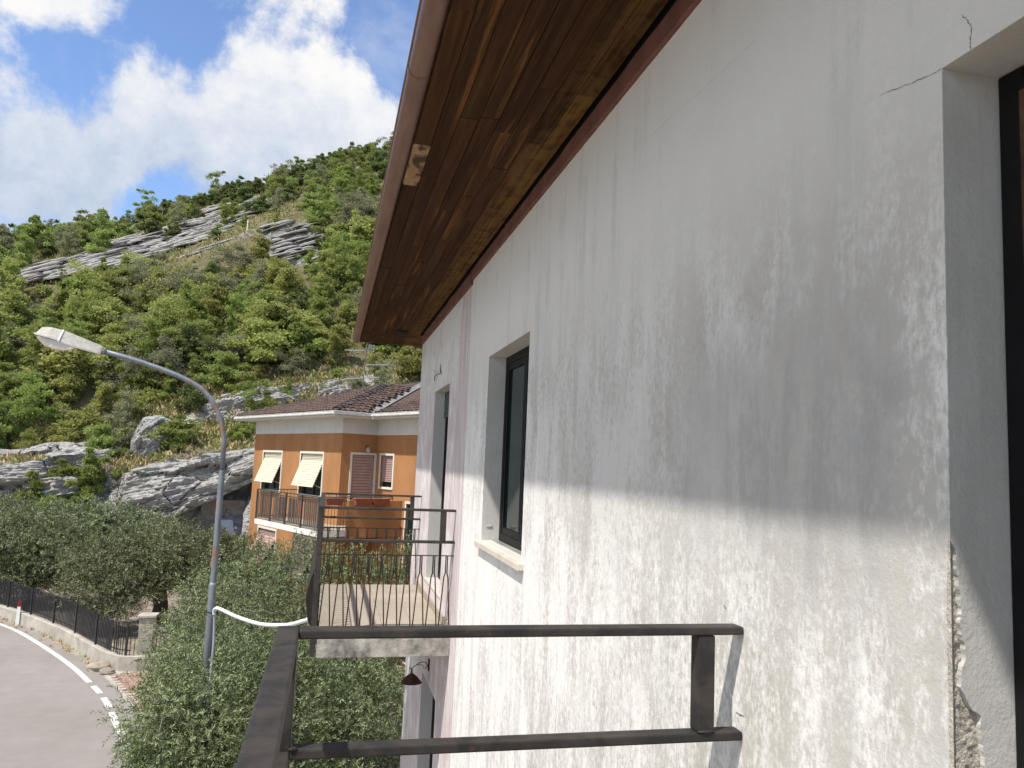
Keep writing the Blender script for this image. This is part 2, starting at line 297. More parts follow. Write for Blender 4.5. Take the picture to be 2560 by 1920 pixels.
# ------------------------------------------------------------------ mesh helpers
class MB:
    def __init__(s): s.v = []; s.f = []; s.smooth = False
    def quad(s, *p): i = len(s.v); s.v += [tuple(q) for q in p]; s.f.append(tuple(range(i, i+len(p))))
    def box(s, x0, x1, y0, y1, z0, z1):
        i = len(s.v); s.v += [(x0, y0, z0), (x1, y0, z0), (x1, y1, z0), (x0, y1, z0), (x0, y0, z1), (x1, y0, z1), (x1, y1, z1), (x0, y1, z1)]
        s.f += [tuple(i+k for k in q) for q in ((0, 3, 2, 1), (4, 5, 6, 7), (0, 1, 5, 4), (1, 2, 6, 5), (2, 3, 7, 6), (3, 0, 4, 7))]
    def bevbox(s, x0, x1, y0, y1, z0, z1, b=.004):
        bm = bmesh.new(); bmesh.ops.create_cube(bm, size=1)
        for v in bm.verts: v.co = Vector((x0+(v.co.x+.5)*(x1-x0), y0+(v.co.y+.5)*(y1-y0), z0+(v.co.z+.5)*(z1-z0)))
        bmesh.ops.bevel(bm, geom=bm.edges[:], offset=b, segments=2, profile=.6, affect='EDGES')
        i = len(s.v); bm.verts.index_update(); s.v += [tuple(v.co) for v in bm.verts]; s.f += [tuple(i+v.index for v in f.verts) for f in bm.faces]; bm.free()
    def obox(s, c, ax, hs):                              # box with given axes and half sizes
        c = Vector(c); i = len(s.v)
        for sz in (-1, 1):
            for sx, sy in ((-1, -1), (1, -1), (1, 1), (-1, 1)): s.v.append(tuple(c+ax[0]*sx*hs[0]+ax[1]*sy*hs[1]+ax[2]*sz*hs[2]))
        s.f += [tuple(i+k for k in q) for q in ((0, 3, 2, 1), (4, 5, 6, 7), (0, 1, 5, 4), (1, 2, 6, 5), (2, 3, 7, 6), (3, 0, 4, 7))]
    def tube(s, pts, rad, n=8, cap=True):
        pts = [Vector(p) for p in pts]; rad = rad if hasattr(rad, '__len__') else [rad]*len(pts)
        i0 = len(s.v); prevn = None
        for k, p in enumerate(pts):
            t = (pts[min(k+1, len(pts)-1)]-pts[max(k-1, 0)]).normalized()
            a = prevn if prevn is not None else (Vector((1, 0, 0)) if abs(t.x) < .8 else Vector((0, 1, 0)))
            a = (a-t*a.dot(t)).normalized(); prevn = a; b = t.cross(a)
            for j in range(n): q = 2*math.pi*j/n; s.v.append(tuple(p+(a*math.cos(q)+b*math.sin(q))*rad[k]))
        for k in range(len(pts)-1):
            for j in range(n): j2 = (j+1) % n; s.f.append((i0+k*n+j, i0+k*n+j2, i0+(k+1)*n+j2, i0+(k+1)*n+j))
        if cap: s.f.append(tuple(i0+j for j in range(n))[::-1]); s.f.append(tuple(i0+(len(pts)-1)*n+j for j in range(n)))
    def grid(s, nu, nv, fn):
        i = len(s.v)
        for a in range(nu):
            for b in range(nv): s.v.append(tuple(fn(a/(nu-1), b/(nv-1))))
        for a in range(nu-1):
            for b in range(nv-1): s.f.append((i+a*nv+b, i+(a+1)*nv+b, i+(a+1)*nv+b+1, i+a*nv+b+1))
    def mesh(s, name, mat):
        me = bpy.data.meshes.new(name); me.from_pydata(s.v, [], s.f); me.materials.append(MT[mat])
        if s.smooth: me.polygons.foreach_set('use_smooth', [True]*len(me.polygons))
        me.update(); return me
    def build(s, name, mat, parent=None, smooth=False): s.smooth = smooth; return link(name, s.mesh(name, mat), parent)
def wloc(o):                                             # world position of the root an object hangs from
    return o.location.copy() if o and o.type == 'EMPTY' else Vector((0, 0, 0))
def link(name, me, parent=None, mw=None):
    o = bpy.data.objects.new(name, me); col.objects.link(o)
    if parent:
        o.parent = parent
        if parent.type == 'EMPTY': o.matrix_parent_inverse = Matrix.Translation(-parent.location)
    if mw is not None: o.matrix_basis = mw
    return o
def tag(o, label=None, cat=None, group=None, kind=None):
    for k, v in (('label', label), ('category', cat), ('group', group), ('kind', kind)):
        if v: o[k] = v
    return o
def thing(name, loc, label, cat, group=None):
    o = bpy.data.objects.new(name, None); col.objects.link(o); o.location = loc; o.empty_display_size = .3
    return tag(o, label, cat, group)
def fbm(p, o=4): return noise.fractal(p, .9, 2.1, o)
def wall_face(mb, O, U, Nin, u0, u1, z0, z1, holes):     # wall with real openings and reveals; U runs along it, Nin points indoors
    O, U, Nin = Vector(O), Vector(U), Vector(Nin)
    pt = lambda u, z, d=0: tuple(O+U*u+Nin*d+Vector((0, 0, z)))
    us = sorted({u0, u1, *[h[0] for h in holes], *[h[1] for h in holes]}); zs = sorted({z0, z1, *[h[2] for h in holes], *[h[3] for h in holes]})
    for a, b in zip(us, us[1:]):
        for c, d in zip(zs, zs[1:]):
            if any(h[0] <= a+1e-6 and b <= h[1]+1e-6 and h[2] <= c+1e-6 and d <= h[3]+1e-6 for h in holes): continue
            mb.quad(pt(a, c), pt(b, c), pt(b, d), pt(a, d))
    for a, b, c, d, dep in holes:
        mb.quad(pt(a, c), pt(a, d), pt(a, d, dep), pt(a, c, dep)); mb.quad(pt(b, c), pt(b, c, dep), pt(b, d, dep), pt(b, d))
        mb.quad(pt(a, d), pt(b, d), pt(b, d, dep), pt(a, d, dep)); mb.quad(pt(a, c), pt(a, c, dep), pt(b, c, dep), pt(b, c))
        mb.quad(pt(a, c, dep), pt(b, c, dep), pt(b, d, dep), pt(a, d, dep))
random.seed(7); rng = np.random.default_rng(11)

# ================================================================== the setting: ground, road, verge
GZ = -6.0
b = MB(); b.quad((-900, -900, GZ-.012), (900, -900, GZ-.012), (900, 900, GZ-.012), (-900, 900, GZ-.012)); tag(b.build('ground', 'yard_soil'), kind='structure')
EDGE = [(-31, 38.5), (-24, 36.2), (-17.5, 34.0), (-13.5, 32.1), (-11.6, 30.7), (-10.36, 29.67), (-9.47, 28.6), (-8.52, 27.22), (-7.61, 25.82), (-6.94, 24.75), (-6.31, 23.68), (-5.62, 22.4), (-5.11, 21.41), (-4.60, 20.25), (-4.22, 19.21), (-3.87, 18.33), (-3.53, 17.4), (-3.21, 16.46), (-2.85, 15.1), (-2.55, 13.5), (-2.4, 11.5), (-2.5, 8), (-3.1, 3), (-4.3, -4), (-7, -14), (-12, -28), (-22, -50)]
def resample(P, step):
    P = [Vector((*p, 0)) for p in P]; out = []; n = len(P)
    for i in range(n-1):
        p0, p1, p2, p3 = P[max(i-1, 0)], P[i], P[i+1], P[min(i+2, n-1)]
        k = max(1, int((p2-p1).length/step))
        for j in range(k):
            t = j/k; out.append(.5*((2*p1)+(p2-p0)*t+(2*p0-5*p1+4*p2-p3)*t*t+(3*p1-p0-3*p2+p3)*t**3))
    out.append(P[-1]); return out
LINE = resample(EDGE, .35)
NOR = []
for i in range(len(LINE)):
    t = (LINE[min(i+1, len(LINE)-1)]-LINE[max(i-1, 0)]).normalized(); NOR.append(Vector((-t.y, t.x, 0)))   # towards the houses
ARC = [0.0]
for p, q in zip(LINE, LINE[1:]): ARC.append(ARC[-1]+(q-p).length)
def strip(name, mat, o0, o1, z, i0=0, i1=None, parent=None, jag=0.0, wob=0.0):
    b = MB(); i1 = i1 or len(LINE)-1
    for i in range(i0, i1+1):
        j = (noise.noise(LINE[i]*1.3)*.6+noise.noise(LINE[i]*5)*.4)*jag
        a, c = LINE[i]+NOR[i]*o0, LINE[i]+NOR[i]*(o1+j); b.v += [(a.x, a.y, z), (c.x, c.y, z)]
    for i in range(i1-i0): b.f.append((2*i, 2*i+1, 2*i+3, 2*i+2))
    return b.build(name, mat, parent)
road = tag(strip('road', 'asphalt', -6.9, .42, GZ, jag=.18), kind='structure')
def at_arc(y): return min(range(len(LINE)), key=lambda i: abs(LINE[i].y-y) if LINE[i].x > -12 else 99)
iA, iB = at_arc(22.45), at_arc(19.9)
strip('edge_line', 'road_paint', -.07, .07, GZ+.004, 0, iA, road)
for y0, y1 in ((22.15, 21.45), (21.0, 20.3)): strip('line_dash', 'road_paint', -.07, .07, GZ+.004, at_arc(y0), at_arc(y1), road)
strip('edge_line', 'road_paint', -.07, .07, GZ+.004, iB, None, road)
strip('edge_line', 'road_paint', -6.45, -6.33, GZ+.004, 0, None, road)
tag(strip('verge', 'verge_soil', .2, 1.75, GZ-.004, 0, at_arc(23.2), jag=.1), kind='structure')
# loose stones and dry weeds along the verge
def tuft_mesh(n, h, seed, mat, name='tuft'):
    r = random.Random(seed); b = MB()
    for i in range(n):
        a = r.uniform(0, 6.28); d = r.uniform(0, .09); x, y = math.cos(a)*d, math.sin(a)*d; l = h*r.uniform(.5, 1.1); lean = r.uniform(.1, .7); wv = r.uniform(.004, .01)
        ex, ey = x+math.cos(a)*l*lean, y+math.sin(a)*l*lean; px, py = -math.sin(a)*wv, math.cos(a)*wv
        b.quad((x-px, y-py, 0), (x+px, y+py, 0), ((x+ex)/2+px, (y+ey)/2+py, l*.6), ((x+ex)/2-px, (y+ey)/2-py, l*.6))
        b.quad(((x+ex)/2-px, (y+ey)/2-py, l*.6), ((x+ex)/2+px, (y+ey)/2+py, l*.6), (ex, ey, l*(1-.3*lean)))
    return b
vg = MB()
for i in range(420):
    k = random.randrange(at_arc(31), at_arc(22.9)); o = random.gauss(.78, .22); p = LINE[k]+NOR[k]*o+Vector((random.uniform(-.2, .2), random.uniform(-.2, .2), 0))
    t = tuft_mesh(9, random.uniform(.04, .14), i, 'dry_grass'); n0 = len(vg.v)
    vg.v += [(x+p.x, y+p.y, z+GZ-.004) for x, y, z in t.v]; vg.f += [tuple(n0+q for q in f) for f in t.f]
tag(vg.build('dry_weeds', 'dry_grass'), 'dry straw coloured weeds growing along the road verge', 'weeds', kind='stuff')
def rock_lump(c, size, seed, sub=3, strata=.0):
    bm = bmesh.new(); bmesh.ops.create_icosphere(bm, subdivisions=sub, radius=1); o = Vector((seed*3.1, seed*7.7, seed*1.3))
    for v in bm.verts:
        d = v.co.normalized(); k = 1+.28*noise.noise(d*1.5+o)+.16*noise.noise(d*4+o); k = min(k, 1.08)
        v.co = Vector((d.x*size[0]*k, d.y*size[1]*k, d.z*size[2]*k))+Vector(c)
    bm.verts.index_update(); b = MB(); b.v = [tuple(v.co) for v in bm.verts]; b.f = [tuple(v.index for v in f.verts) for f in bm.faces]; bm.free(); return b
for q, (x, y, s) in enumerate(((-5.72, 23.62, .26), (-5.42, 23.25, .17))):
    tag(rock_lump((x, y, GZ+s*.25), (s*1.2, s, s*.6), q+3).build('verge_stone', 'verge_soil'), ['larger rough tan stone on the verge below the fence end', 'smaller rough stone at the corner of the brick paving'][q], 'stone')

# brick paving by the gate
pave = strip('pavement', 'joint_sand', .40, 3.2, GZ-.002, at_arc(23.3), at_arc(14.5)); tag(pave, kind='structure')
bb = MB(); bb.bevbox(-.114, .114, -.052, .052, -.03, .008, .006); brick_me = bb.mesh('brick', 'brick_red')
dirb = (LINE[at_arc(19.5)]-LINE[at_arc(22.8)]).normalized(); perp = Vector((-dirb.y, dirb.x, 0)); org = LINE[at_arc(22.9)]+NOR[at_arc(22.9)]*.5
yaw = math.atan2(perp.y, perp.x)
for r in range(30):
    for c in range(9):
        p = org+dirb*(r*.128+.06)+perp*(c*.252+(.126 if r % 2 else 0)+.2)
        d = min((p-LINE[i]).length for i in range(at_arc(23.4), at_arc(16)))
        if d < .55 or p.y > 22.95 + (p.x+5.4)*.6: continue
        link('brick', brick_me, pave, Matrix.Translation((p.x, p.y, GZ+random.uniform(-.002, .004))) @ Matrix.Rotation(yaw+random.uniform(-.015, .015), 4, 'Z'))
strip('kerb_edge', 'pale_concrete', .42, .50, GZ+.006, at_arc(22.6), at_arc(15), pave)

# low wall with picket fence along the bend
WALLP = [(-24, 38.2), (-19, 36.4), (-15, 34.4), (-12.6, 32.5), (-10.95, 30.95), (-9.62, 29.45), (-8.42, 27.95), (-7.42, 26.6), (-6.56, 25.25), (-5.62, 23.85), (-5.2, 23.45), (-4.72, 23.35), (-4.2, 23.5)]
WP = resample(WALLP, .30)
wl = thing('low_wall', (-8, 27.5, GZ), 'low pale concrete wall under the black picket fence, following the bend', 'wall')
WN = []
for i in range(len(WP)):
    t = (WP[min(i+1, len(WP)-1)]-WP[max(i-1, 0)]).normalized(); WN.append(Vector((-t.y, t.x, 0)))
seg = 0
for i0 in range(0, len(WP)-1, 6):
    b = MB(); i1 = min(i0+6, len(WP)-1); top = -5.60+.012*math.sin(i0)
    for i in range(i0, i1+1):
        p = WP[i]; n = WN[i]; jt = noise.noise(p*3)*.012
        for o, z in ((0, GZ-.02), (0+jt, top-.02), (.02, top), (.19, top), (.2, GZ-.02)): q = p+n*o; b.v.append((q.x, q.y, z))
    k = i1-i0
    for i in range(k):
        for j in range(4): b.f.append((i*5+j, i*5+j+1, i*5+j+6, i*5+j+5))
    b.f.append((0, 4, 3, 2, 1)); b.f.append(tuple(k*5+j for j in range(5)))
    b.build('wall_block', 'pale_concrete', wl)
fence = thing('picket_fence', (-8, 27.6, -5.6), 'black metal picket fence on the low wall beside the road bend', 'fence')
pk = MB(); pk.box(-.024, .024, -.008, .008, 0, .80); pk.v += [(0, 0, .835)]; pk.f += [(4, 5, 8), (5, 6, 8), (6, 7, 8), (7, 4, 8)]; pk_me = pk.mesh('picket', 'fence_black')
ps = MB(); ps.box(-.025, .025, -.025, .025, 0, .86); ps_me = ps.mesh('fence_post', 'fence_black')
acc = 0; last = WP[0]; nn_ = 0; FP = resample(WALLP, .105)
i_end = min(range(len(FP)), key=lambda i: (FP[i]-Vector((-4.75, 23.35, 0))).length)
for i in range(i_end):
    if FP[i].x < -13.2: continue
    t = (FP[i+1]-FP[i]).normalized(); n = Vector((-t.y, t.x, 0)); p = FP[i]+n*.10; a = math.atan2(t.y, t.x)
    mw = Matrix.Translation((p.x, p.y, -5.56)) @ Matrix.Rotation(a, 4, 'Z')
    if FP[i].x > -5.35:
        mw = Matrix.Translation((p.x, p.y, -5.60)) @ Matrix.Rotation(a, 4, 'Z') @ Matrix.Diagonal((.35, 1, .98, 1))
    link('picket', pk_me, fence, mw)
    if nn_ % 17 == 0: link('fence_post', ps_me, fence, Matrix.Translation((p.x, p.y, -5.61)) @ Matrix.Rotation(a, 4, 'Z'))
    nn_ += 1
fpts = [FP[i] for i in range(i_end) if FP[i].x >= -13.2]
for z in (-5.47, -4.86):
    b = MB(); off = []
    for i in range(0, len(fpts), 4):
        t = (fpts[min(i+1, len(fpts)-1)]-fpts[max(i-1, 0)]).normalized(); n = Vector((-t.y, t.x, 0)); q = fpts[i]+n*.125; off.append((q.x, q.y, z))
    b.tube(off, .016, 6); b.build('fence_rail', 'fence_black', fence)
# gate pillar and gate
gp = thing('gate_pillar', (-4.75, 24.2, GZ), 'pale concrete gate pillar with flat cap at the end of the fence', 'pillar')
b = MB(); b.bevbox(-4.90, -4.52, 24.05, 24.43, GZ-.02, -4.70, .01); b.build('shaft', 'pale_concrete', gp)
b = MB(); b.bevbox(-4.96, -4.46, 23.99, 24.49, -4.70, -4.64, .01); b.build('cap', 'pale_concrete', gp)
gt = thing('gate', (-4.2, 23.9, GZ), 'grey metal gate with sloping top rail beside the gate pillar', 'gate')
g0, g1 = Vector((-4.42, 24.15, 0)), Vector((-3.1, 23.0, 0))
for k in range(13):
    p = g0.lerp(g1, k/12); b = MB(); b.box(p.x-.012, p.x+.012, p.y-.012, p.y+.012, GZ+.05, -5.0-.02*k); b.build('gate_bar', 'fence_black', gt)
for z0, z1, r in ((-4.98, -5.22, .035), (-5.9, -5.9, .025)):
    b = MB(); b.tube([(g0.x, g0.y, z0), (g1.x, g1.y, z1)], r, 6); b.build('gate_rail', 'lead', gt)
# delineator
dl = thing('road_delineator', (-9.8, 29.58, GZ), 'white roadside delineator post with dark red top', 'delineator')
b = MB(); b.v = [(-9.86, 29.53, GZ-.02), (-9.74, 29.53, GZ-.02), (-9.75, 29.63, GZ-.02), (-9.85, 29.63, GZ-.02), (-9.85, 29.54, -5.40), (-9.75, 29.54, -5.40), (-9.76, 29.62, -5.37), (-9.84, 29.62, -5.37)]
b.f = [(0, 3, 2, 1), (4, 5, 6, 7), (0, 1, 5, 4), (1, 2, 6, 5), (2, 3, 7, 6), (3, 0, 4, 7)]; b.build('post', 'post_white', dl)
b = MB(); b.v = [(-9.852, 29.538, -5.398), (-9.748, 29.538, -5.398), (-9.758, 29.622, -5.368), (-9.842, 29.622, -5.368), (-9.85, 29.54, -5.23), (-9.75, 29.54, -5.19), (-9.76, 29.62, -5.19), (-9.84, 29.62, -5.23)]
b.f = [(0, 3, 2, 1), (4, 5, 6, 7), (0, 1, 5, 4), (1, 2, 6, 5), (2, 3, 7, 6), (3, 0, 4, 7)]; b.build('reflector_band', 'post_red', dl)

# ================================================================== the near white house
XW = 1.24
house = thing('white_house', (XW, 5, GZ), 'near house with weathered white plaster wall, timber eaves and two iron balconies', 'house')
DOOR = (0.02, 1.34, -1.58, .896, .20); WIN = (4.87, 6.21, -.612, .89, .20); BDOOR = (8.34, 9.55, -1.40, .873, .20); LDOOR = (8.25, 9.44, -4.7, -2.47, .20)
b = MB()
wall_face(b, (XW, 0, 0), (0, 1, 0), (1, 0, 0), -6, 11.25, GZ-.05, 2.5, [WIN, BDOOR, LDOOR, (DOOR[0], DOOR[1], -.115, DOOR[3], DOOR[4])] )
# remove the wall cells filling the chipped lower part of the near door: they are rebuilt below with the broken arris
ff = []
for f in b.f:
    ys = [b.v[i][1] for i in f]; zs = [b.v[i][2] for i in f]; xs = [b.v[i][0] for i in f]
    if max(ys) <= 1.341 and min(ys) >= .019 and max(zs) <= -.114 and min(zs) >= -6.06: continue
    ff.append(f)
b.f = ff
b.quad((XW, 0.02, GZ-.05), (XW, 1.34, GZ-.05), (XW, 1.34, -1.58), (XW, .02, -1.58))
b.quad((XW, .02, -1.58), (XW, 1.34, -1.58), (XW+.20, 1.34, -1.58), (XW+.20, .02, -1.58))
b.quad((XW, .02, -1.58), (XW, .02, -.115), (XW+.20, .02, -.115), (XW+.20, .02, -1.58))
b.quad((XW+.20, .02, -1.58), (XW+.20, 1.34, -1.58), (XW+.20, 1.34, -.115), (XW+.20, .02, -.115))
# jagged plaster edge of the reveal
JZ = [-.115, -.13, -.173, -.24, -.253, -.28, -.321, -.356, -.368, -.405, -.447, -.46, -.488, -.517, -.562, -.65, -.8, -1.0, -1.58]
JX = [1.241, 1.252, 1.254, 1.263, 1.266, 1.258, 1.270, 1.272, 1.261, 1.259, 1.283, 1.307, 1.303, 1.310, 1.312, 1.320, 1.305, 1.29, 1.25]
zs_ = np.concatenate([np.linspace(-.115, -.62, 90), np.linspace(-.63, -1.58, 60)])
jx = np.interp(-zs_, [-z for z in JZ], JX) + np.array([noise.noise(Vector((0, 3, z*60)))*.0035+noise.noise(Vector((5, 3, z*170)))*.002 for z in zs_]); jx[0] = XW+.0005
jx = np.maximum(jx, XW+.0005)
ey = np.array([1.3415+.004*abs(noise.noise(Vector((2, 8, z*40))))+.006*min(1, abs(z+.115)*8) for z in zs_]); ey[0] = 1.34
for k in range(len(zs_)-1):
    z0, z1 = zs_[k], zs_[k+1]
    b.quad((jx[k], 1.34, z0), (jx[k+1], 1.34, z1), (XW+.20, 1.34, z1), (XW+.20, 1.34, z0))          # sound plaster
    b.quad((jx[k], 1.34, z0), (jx[k], 1.354, z0), (jx[k+1], 1.354, z1), (jx[k+1], 1.34, z1))              # broken lip
# shell: far end, back, top, near end
b.quad((XW, 11.25, GZ-.05), (10.5, 11.25, GZ-.05), (10.5, 11.25, 2.5), (XW, 11.25, 2.5)); b.quad((10.5, -6, GZ-.05), (10.5, 11.25, GZ-.05), (10.5, 11.25, 2.5), (10.5, -6, 2.5))
b.quad((XW, -6, GZ-.05), (10.5, -6, GZ-.05), (10.5, -6, 2.5), (XW, -6, 2.5)); b.quad((XW, -6, 2.5), (10.5, -6, 2.5), (10.5, 11.25, 2.5), (XW, 11.25, 2.5))
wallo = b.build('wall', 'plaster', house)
# exposed mortar of the broken arris
b = MB()
def chip(u, v):
    z = zs_[0]+(zs_[-1]-zs_[0])*u if False else float(np.interp(u*(len(zs_)-1), range(len(zs_)), zs_)); k = u*(len(zs_)-1)
    x1 = float(np.interp(k, range(len(zs_)), jx)); x = XW+(x1-XW)*v
    p = Vector((x*90, z*90, 3)); n = noise.noise(p)*.0035+noise.noise(p*2.7)*.0022+noise.noise(p*.35)*.003
    return (x+.0003, 1.3485+n*min(1, 4*v+.3)+.003*v, z)
b.grid(300, 14, chip); b.build('exposed_mortar', 'mortar', wallo, True)
# cut the front wall edge back behind the chipped corner: a thin rough cheek
b = MB()
for k in range(len(zs_)-1): b.quad((XW-.0012, 1.3395, zs_[k]), (XW-.0012, ey[k]+.003, zs_[k]), (XW-.0012, ey[k+1]+.003, zs_[k+1]), (XW-.0012, 1.3395, zs_[k+1]))
b.build('chipped_edge', 'mortar', wallo)
# cracks and small marks
CR = {'c1': [(1.342, .896), (1.358, .894), (1.391, .900), (1.421, .905), (1.479, .917), (1.533, .927)], 'c2': [(1.262, .897), (1.262, .918), (1.258, .938), (1.26, .95), (1.275, .974), (1.287, .99)],
      'c3': [(2.097, 1.382), (2.196, 1.388), (2.331, 1.387), (2.512, 1.393), (2.683, 1.408), (2.874, 1.408), (3.044, 1.408)], 'c4': [(2.173, -.708), (2.155, -.71), (2.13, -.707)], 'c5': [(2.258, -.41), (2.248, -.414), (2.238, -.422)],
      'c7': [(9.909, 1.19), (9.577, 1.128), (9.206, 1.097)]}
CW = {'c1': .0007, 'c2': .0008, 'c3': .0003, 'c4': .0022, 'c5': .0014, 'c7': .002}
for k, pl in CR.items():
    b = MB(); L = []
    for (y0, z0), (y1, z1) in zip(pl, pl[1:]):
        for j in range(6): t = j/6; L.append((y0+(y1-y0)*t+random.uniform(-1, 1)*.0016, z0+(z1-z0)*t+random.uniform(-1, 1)*.0016))
    L.append(pl[-1])
    for i, (y, z) in enumerate(L):
        ww = CW[k]*random.uniform(.3, 1.6)*(1 if i < len(L)-3 else .4); a = L[min(i+1, len(L)-1)]; c = L[max(i-1, 0)]; t = Vector((a[0]-c[0], a[1]-c[1])).normalized()
        b.v += [(XW-.0012, y-t.y*ww, z+t.x*ww), (XW-.0012, y+t.y*ww, z-t.x*ww)]
    for i in range(len(L)-1): b.f.append((2*i, 2*i+1, 2*i+3, 2*i+2))
    b.build('crack', 'crack', wallo)
b = MB(); b.tube([(1.245, 9.06, 1.05), (1.225, 9.07, 1.09), (1.22, 9.06, 1.17)], [.009, .007, .002], 6); b.tube([(1.245, 9.1, 1.06), (1.215, 9.25, 1.065), (1.21, 9.42, 1.055), (1.215, 9.48, 1.01)], .005, 6); b.build('wire_stub', 'tie_black', wallo)
# chips at the window's reveal foot
b = rock_lump((1.305, 6.208, -.50), (.030, .006, .012), 4, 2); b.build('plaster_chip', 'mortar', wallo)

# openings
def opening(name, H, sill=False, sash=None):
    y0, y1, z0, z1, dep = H; xf = XW+dep-.055
    fr = MB(); t = .065
    fr.bevbox(xf, xf+.05, y0+.002, y0+t, z0+.002, z1-.002, .004); fr.bevbox(xf, xf+.05, y1-t, y1-.002, z0+.002, z1-.002, .004)
    fr.bevbox(xf, xf+.05, y0+t, y1-t, z1-t, z1-.002, .004); fr.bevbox(xf, xf+.05, y0+t, y1-t, z0+.002, z0+t, .004)
    win = fr.build(name, 'black_frame', house)
    pn = MB(); pn.box(xf+.022, xf+.030, y0+t, y1-t, z0+t, z1-t); pn.build('pane', 'dark_glass', win)
    s2 = MB()
    ym = (y0+y1)/2
    for a, c in ((y0+t, ym-.004), (ym+.004, y1-t)):
        for q in ((a, a+.045), (c-.045, c)): s2.box(xf+.006, xf+.044, q[0], q[1], z0+t, z1-t)
        for q in ((z0+t, z0+t+.05), (z1-t-.05, z1-t)): s2.box(xf+.008, xf+.042, a+.045, c-.045, q[0], q[1])
    s2.build('sash', 'black_frame', win)
    return win
wn = opening('window', WIN)
b = MB(); b.bevbox(1.195, 1.33, 4.79, 6.27, -.66, -.614, .006); b.build('sill', 'marble', wn)
b = MB(); b.box(1.331, 1.383, 4.872, 6.208, -.640, -.608); b.build('sill_back', 'lead', wn)
bd = opening('balcony_door', BDOOR)
b = MB()
for k in range(6): b.bevbox(1.362, 1.380, 8.345, 9.545, .55+k*.052, .55+k*.052+.050, .006)
b.build('roller_shutter', 'shutter_green', bd)
b = MB(); b.bevbox(1.228, 1.383, 8.30, 9.60, -1.432, -1.402, .004); b.build('threshold', 'marble', bd)
nd_ = opening('near_door', (DOOR[0], DOOR[1], -1.575, DOOR[3], DOOR[4]))
b = MB(); b.box(1.365, 1.372, 1.24, 1.268, -1.5, .83); b.build('weather_strip', 'rust_iron', nd_)
ld = opening('lower_door', LDOOR)
# flaking paint on the lower reveal
# painted band under the eaves with a broken upper edge
def band(y0, y1, zb, zt, x0):
    b = MB(); n = int((y1-y0)/.03)
    for i in range(n+1):
        y = y0+(y1-y0)*i/n; j = noise.noise(Vector((y*2.2, 1, 0)))*.018+max(0, noise.noise(Vector((y*9, 4, 0)))-.35)*-.09; z = zt+min(.012, j)
        jb = noise.noise(Vector((y*14, 7, 2)))*.0025
        b.v += [(XW+.003, y, zb+jb), (x0, y, zb+.003+jb), (x0, y, z), (XW+.003, y, z+.004)]
    for i in range(n):
        for j in range(3): b.f.append((4*i+j, 4*i+j+1, 4*i+j+5, 4*i+j+4))
    b.f.append((0, 1, 2, 3)); b.f.append((4*n+3, 4*n+2, 4*n+1, 4*n)); return b
bd1 = band(-6, 7.15, 1.748, 1.845, 1.216); bd1.build('eaves_band', 'trim_red', house)
bd2 = band(7.152, 11.2, 1.712, 1.825, 1.212); bd2.build('eaves_band', 'trim_red', house)
# soffit
b = MB(); b.box(.36, 1.32, -6, 12.5, 1.925, 1.94); b.box(1.32, 9, 11.0, 12.5, 1.925, 1.94); b.box(1.2375, 1.32, -6, 11.25, 1.79, 1.925); sof = b.build('soffit', 'gap_shade', house)  # includes a black strip over the plaster, painting shade into the gap above the band
xs = np.linspace(.368, 1.205, 9)
for r in range(8):
    y = -2.5-random.uniform(0, 1.5); x0, x1 = xs[r]+.0015, xs[r+1]-.0015
    if r == 0: cuts = [-2, 1.3, 3.0, 4.42, 5.12, 7.5, 9.6, 11.42]
    else:
        cuts = [y]
        while cuts[-1] < 11.0: cuts.append(cuts[-1]+random.choice((1.1, 1.6, 2.1, 2.6, 3.2)))
        cuts[-1] = 11.42
        if cuts[-1]-cuts[-2] < .4: cuts.pop(-2)
    for c0, c1 in zip(cuts, cuts[1:]):
        b = MB(); dz = random.uniform(-.002, .002); b.bevbox(x0, x1, c0+.0015, c1-.0015, 1.872+dz, 1.900+dz, .0022)
        pl = b.build('plank', 'bare_wood' if (r == 0 and c0 == 4.42) else 'soffit_wood', sof)
for k in range(8):
    b = MB(); y0 = 11.424+k*.134; b.bevbox(.368, 5.0, y0+.0015, y0+.132, 1.872, 1.900, .0022); b.build('plank', 'soffit_wood', sof)
vg_ = MB(); vg_.box(.84, .99, 11.02, 11.40, 1.8655, 1.8685); ve = vg_.build('vent_grille', 'gap_shade', house)
for k in range(4): b = MB(); b.box(.845, .985, 11.06+k*.1, 11.10+k*.1, 1.852, 1.865); b.build('vent_slat', 'rail_iron', ve)
# gutter, fascia and roof
def sweep(prof, p0, p1, ax):
    b = MB(); n = len(prof)
    for p in (p0, p1):
        for (u, z) in prof: b.v.append((p[0]+ax[0]*u, p[1]+ax[1]*u, z))
    for i in range(n-1): b.f.append((i, i+1, n+i+1, n+i))
    return b
half = [(-.056*math.cos(a), 1.915-.060*math.sin(a)) for a in np.linspace(-.05, math.pi+.05, 19)]
inner = [(-.052*math.cos(a), 1.915-.056*math.sin(a)) for a in np.linspace(math.pi+.05, -.05, 19)]
bead = [(-.056+.008*math.cos(a), 1.922+.008*math.sin(a)) for a in np.linspace(-2.5, 2.8, 9)]
prof = bead+half+inner
gu = sweep(prof, (.310, -6, 0), (.310, 12.56, 0), (1, 0)); gu.build('gutter', 'gutter_paint', house, True)
for y in (1.2, 5.8, 9.2):
    b = MB(); b.bevbox(.246, .374, y-.012, y+.012, 1.921, 1.926, .001); b.build('gutter_bracket', 'gutter_paint', house)
